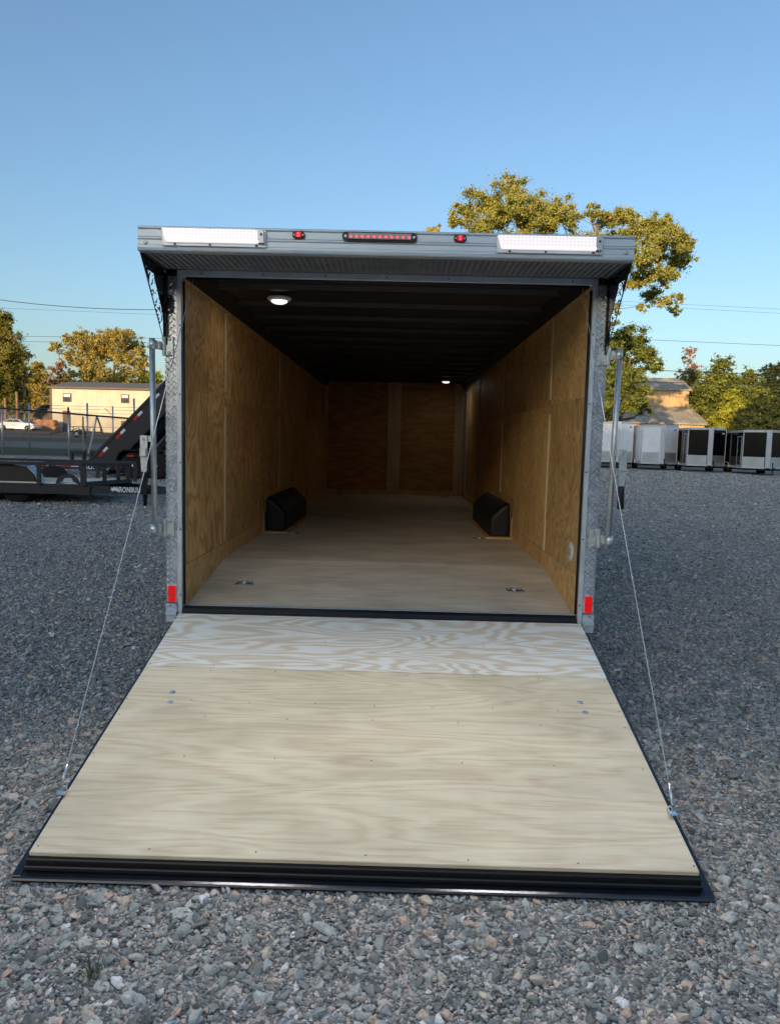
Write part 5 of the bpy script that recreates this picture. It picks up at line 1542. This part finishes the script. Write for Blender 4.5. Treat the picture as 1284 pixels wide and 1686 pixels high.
# ------------------------------------------------------------------ black flatbed trailer
def flatbed():
    Y0 = 11.9; Y1 = 14.0
    o = at(100, 800, Y0); zb = float(gz(o.x, Y0))
    T = thing('flatbed_trailer', 'black flatbed trailer with pipe side rails and plank deck, nearest on the left', 'trailer', (o.x, Y0, 0))
    ox = o.x
    def X(px): return at(px, 790, Y0).x - ox
    K = M['bluegrey']
    xl = X(-170); xc = X(140); xr = X(300)
    m = MB(); m.b2((xl, 0, .30), (xc, .08, .53), .008); m.prism([(xc + .001, .30), (xc + .001, .515), (xr, .47), (xr, .36), (xc + .25, .335)], 0.003, .077, 'Y'); m.build('near_beam', K, T)
    m = MB(); m.b2((xl, Y1 - Y0, .30), (xc, Y1 - Y0 + .08, .53), .008); m.bar((xc, Y1 - Y0 + .02, .42), (xr, .15, .42), .08, .12); m.build('far_beam', K, T)
    m = MB()
    for k in range(9):
        x = xl + .3 + k * (xc - xl - .5) / 8; m.b2((x, .081, .36), (x + .06, Y1 - Y0 - .001, .50))
    m.build('cross_members', K, T)
    # plank deck narrowing to the front
    m = MB(); n = 9; W_ = (Y1 - Y0 - .10) / n
    for k in range(n):
        y = .06 + k * W_; xe = X(142) + (k + .5) / n * (at(208, 780, Y0 + 1.9).x - ox - X(142)) * .98
        m.b2((xl, y, .531), (xe, y + W_ - .008, .565), .003)
    m.build('deck', M['deckwood'], T)
    xf = at(217, 756, Y0 + 1.75).x - ox
    # rails
    m = MB(); m.bar((xl, -.03, .985), (xc, -.03, .985), .05, .065, .005); m.bar((xc, -.03, .985), (xf, 1.7, .97), .05, .065, .005); m.build('near_rail', K, T)
    m = MB(); m.bar((xl, Y1 - Y0, .985), (xc, Y1 - Y0, .985), .05, .065, .005); m.bar((xc, Y1 - Y0, .985), (xf, 1.7 + .35, .97), .05, .065); m.build('far_rail', K, T)
    m = MB(); m.bar((xc, -.01, .545), (xf, 1.7, .545), .06, .10, .005); m.build('front_edge', K, T)
    for px in (-140, -100, 66, 140):
        x = X(px); m = MB(); m.b2((x - .045 if px != 140 else x - .08, -.05, .50), (x + .045, .0, .952), .004); m.build('stake_post', K, T)
    for t in (.40, .70, .92):
        x = xc + (xf - xc) * t; y = 1.72 * t - .02; m = MB(); m.b2((x - .04, y, .50), (x + .04, y + .06, .95), .004); m.build('stake_post', K, T)
    for px in (20, 98, 160):
        x = X(px) * 1.12; m = MB(); m.b2((x - .04, Y1 - Y0, .50), (x + .04, Y1 - Y0 + .05, .95), .004); m.build('stake_post', K, T)
    m = MB(); x = X(150); m.prism([(X(126), .30), (X(152), .30), (X(148), .36), (xc + .15, .51), (X(128), .40)], -.03, -.001, 'Y'); m.build('gusset', K, T)
    # half round winch guard on the deck edge
    m = MB(); c = X(112); P = [(c + .27 * math.cos(t), .53 + .24 * math.sin(t)) for t in np.linspace(0, math.pi, 13)]; P += [(c + .12 * math.cos(t), .60 + .10 * math.sin(t)) for t in np.linspace(math.pi, 0, 9)]
    m.prism(P, -.01, .03, 'Y'); m.build('half_round_plate', K, T)
    # fender and wheels
    cx = X(-6)
    m = MB(); A = [(-.95, .50), (-.90, .72), (-.68, .93), (-.3, .96), (.25, .96), (.62, .90), (.80, .72), (.86, .50)]
    m.prism([(cx + a, b) for a, b in A], .10, .44, 'Y'); m.build('fender', M['plastic'], T)
    m = MB(); m.prism([(cx + .60, .92), (cx + .66, .93), (cx + .84, .74), (cx + .93, .56), (cx + .89, .55), (cx + .80, .74)], .12, .42, 'Y'); m.build('fender_lip_highlight', simple('fender_highlight_blue', (.30, .34, .40), .4, .6), T)  # pale strip puts the bluish highlight of the fender edge into colour
    for px in (22, -38):
        for y in (.24, Y1 - Y0 - .16):
            m = MB(); m.lathe([(.2, -.12), (.36, -.12), (.40, -.07), (.40, .07), (.36, .12), (.2, .12)], (X(px), y, .40 + zb), 'Y', 28); wo = m.build('wheel', M['tyre'], T)
            m = MB(); s_ = -1 if y < 1 else 1; m.lathe([(.2, s_ * .02), (.21, s_ * .11), (.08, s_ * .08), (.05, s_ * .13)], (X(px), y, .40 + zb), 'Y', 18); m.build('rim', M['blackmetal'], wo)
    # jack on the tongue
    xj = at(241, 820, Y0).x - ox
    m = MB(); m.tube([(xj, -.06, .62), (xj, -.06, .25)], .055, 12); m.tube([(xj, -.06, .70), (xj, -.06, .62)], .07, 12); m.tube([(xj, -.06, .36), (xj, -.06, .10)], .042, 12)
    jk = m.build('jack', M['blackmetal'], T)
    m = MB(); m.tube([(xj, -.06, .10), (xj, -.06, .0)], .028, 10); m.build('inner_leg', M['galv'], jk)
    # lettering and emblem
    bull_mark((at(183, 806, Y0).x - ox, -.004, .383), .14, M['white'], T)
    lettering('IRONBULL', .165, (at(194.5, 806, Y0).x - ox, -.002, .385), M['white'], T, .64)
    # reflectors and tag
    m = MB(); m.b2((xf - .09, 1.60, .57), (xf + .0, 1.62, .74), .003); m.build('white_tag', M['white'], T)


flatbed()


# ------------------------------------------------------------------ dump trailer with its bed raised
def tape(mb_r, mb_w, x0, z0, ux, uz, n, seg, y, h):
    """alternate red and white reflective segments"""
    for k in range(n):
        mb = mb_r if k % 2 == 0 else mb_w
        a = (x0 + ux * seg * k, z0 + uz * seg * k); b = (x0 + ux * seg * (k + .98), z0 + uz * seg * (k + .98))
        px, pz = -uz * h, ux * h
        mb.prism([a, b, (b[0] + px, b[1] + pz), (a[0] + px, a[1] + pz)], y - .004, y, 'Y')


def dump_trailer():
    Y0 = 19.5
    o = at(200, 780, Y0); ox = o.x; zb = float(gz(ox, Y0))
    T = thing('dump_trailer', 'black dump trailer with its bed tipped up and red and white reflective tape', 'trailer', (ox, Y0, 0))
    K = M['bluegrey']; D = 1.9
    def P(px, py): q = at(px, py, Y0); return (q.x - ox, q.z)
    # chassis
    x0 = P(35, 770)[0]; x1 = P(330, 770)[0]
    for y in (0, D - .1):
        m = MB(); m.b2((x0, y, .52), (x1, y + .1, .73), .01); m.build('chassis_beam', K, T)
    m = MB()
    for k in range(6): m.b2((x0 + k * (x1 - x0 - .1) / 5, .101, .55), (x0 + k * (x1 - x0 - .1) / 5 + .08, D - .101, .68))
    m.build('cross_members', K, T)
    tr, tw = MB(), MB(); tape(tr, tw, P(58, 770)[0], .60, 1, 0, 9, .40, -.001, .055); tr.build('red_tape', M['red'], T); tw.build('white_tape', M['white'], T)
    lettering('IRONBULL', .20, (P(137, 770)[0], -.012, P(137, 772)[1]), M['white'], T, .9)
    m = MB(); m.b2((P(130, 770)[0], -.009, P(137, 775)[1]), (P(182, 770)[0], -.001, P(137, 761)[1]), .001); m.build('name_plate', K, T)
    # tipped bed: floor hinge low at the left
    A = Vector((P(150, 758)[0], 0, P(150, 758)[1])); B = Vector((P(275, 628)[0], 0, P(275, 628)[1]))
    u = (B - A).normalized(); n = Vector((u.z, 0, -u.x)); Lb = 4.4; H = .62
    def q(s, h, y=0): v = A + u * s + n * h; return (v.x, v.z)
    for y in (-.06, D - .04):
        m = MB(); m.prism([q(-.1, 0), q(Lb, 0), q(Lb, H), q(.35, H), q(-.1, H * .55)], y, y + .06, 'Y'); bs = m.build('bed_side', K, T)
    m = MB()
    for k in range(9): m.prism([q(.3 + k * .5, .05), q(.38 + k * .5, .05), q(.38 + k * .5, H - .05), q(.3 + k * .5, H - .05)], -.085, -.061, 'Y')
    m.bm.free(); m = MB()
    m.prism([q(-.12, -.05), q(Lb, -.05), q(Lb, .03), q(-.12, .03)], -.09, -.0605, 'Y'); m.build('top_rail', K, T)
    m = MB(); m.prism([q(0, H + .001), q(Lb, H + .001), q(Lb, H + .05), q(0, H + .05)], -.05, D, 'Y'); m.build('bed_floor', K, T)
    m = MB(); m.prism([q(Lb - .06, 0), q(Lb, 0), q(Lb, H), q(Lb - .06, H)], .001, D - .041, 'Y'); m.build('front_panel', K, T)
    m = MB(); m.prism([q(.2, H + .052), q(Lb, H + .052), q(Lb, H + .17), q(.2, H + .17)], .25, .35, 'Y'); m.build('bed_runner', K, T)
    m = MB(); m.prism([q(.2, H + .052), q(Lb, H + .052), q(Lb, H + .17), q(.2, H + .17)], D - .35, D - .25, 'Y'); m.build('bed_runner', K, T)
    for s_ in (.52, 1.35, 2.17, 2.98, 3.78):
        a = MB(); a.prism([q(s_ - .2, .07), q(s_, .07), q(s_, .155), q(s_ - .2, .155)], -.066, -.0605, 'Y'); a.build('red_tape', M['red'], T)
        a = MB(); a.prism([q(s_ + .004, .07), q(s_ + .2, .07), q(s_ + .2, .155), q(s_ + .004, .155)], -.066, -.0605, 'Y'); a.build('white_tape', M['white'], T)
    # tail brackets
    for a_, b_ in ((116, 140), (148, 186)):
        xa, xb = P(a_, 750)[0], P(b_, 750)[0]; m = MB()
        m.b2((xa, -.02, .72), (xa + .09, .1, 1.12), .01); m.b2((xb - .09, -.02, .72), (xb, .1, 1.12), .01); m.b2((xa + .091, -.02, 1.02), (xb - .091, .08, 1.12), .01); m.build('tail_bracket', K, T)
    # hydraulic scissor lift
    c0 = Vector((P(300, 760)[0], D / 2, .75)); c1 = Vector((P(262, 700)[0], D / 2, P(262, 700)[1]))
    m = MB(); m.bar((P(232, 750)[0], D / 2 - .3, .75), (P(290, 690)[0], D / 2 - .3, P(290, 690)[1]), .1, .14); m.bar((P(232, 750)[0], D / 2 + .3, .75), (P(290, 690)[0], D / 2 + .3, P(290, 690)[1]), .1, .14); m.build('lift_arm', M['blackmetal'], T)
    m = MB(); m.cyl(c0, c1, .06, 12); m.build('lift_cylinder', M['galv'], T)
    m = MB(); m.b2((P(206, 745)[0], .0, .73), (x1, D, 1.05), .02); m.build('pump_deck', M['blackmetal'], T)
    # wheels and fenders
    for px in (226, 264):
        for y in (-.22, D + .2):
            cx = P(px, 770)[0]; r0 = .43
            m = MB(); m.lathe([(.22, -.13), (r0 - .04, -.13), (r0, -.08), (r0, .08), (r0 - .04, .13), (.22, .13)], (cx, y, r0 + zb), 'Y', 30); wo = m.build('wheel', M['tyre'], T)
            s_ = -1 if y < 1 else 1
            m = MB(); m.lathe([(.23, s_ * .02), (.24, s_ * .12), (.20, s_ * .09), (.10, s_ * .06), (.08, s_ * .14)], (cx, y, r0 + zb), 'Y', 24); ri = m.build('rim', M['blackmetal'], wo)
            m = MB()
            for k in range(8): m.lathe([(.012, s_ * .095), (.012, s_ * .115)], (cx + .145 * math.cos(k * .785), y, r0 + zb + .145 * math.sin(k * .785)), 'Y', 6)
            m.lathe([(.045, s_ * .14), (.04, s_ * .17)], (cx, y, r0 + zb), 'Y', 12)
            m.build('lug_nuts', M['galv'], wo)
    xa, xb = P(196, 770)[0], P(290, 770)[0]
    for y0 in (-.42, D + .02):
        m = MB(); O = [(xa, .75), (xa + .12, 1.08), (xa + .3, 1.22), (xb - .3, 1.22), (xb - .12, 1.08), (xb, .75)]; I = [(xb - .05, .75), (xb - .16, 1.06), (xb - .32, 1.18), (xa + .32, 1.18), (xa + .16, 1.06), (xa + .05, .75)]
        m.prism(O + I, y0, y0 + .40, 'Y'); m.build('fender', M['blackmetal'], T)
    m = MB(); xs = P(218, 764)[0]
    m.b2((xs, -.44, .98), (xs + .22, -.425, 1.04)); m.build('side_reflector', M['red'], T)


dump_trailer()
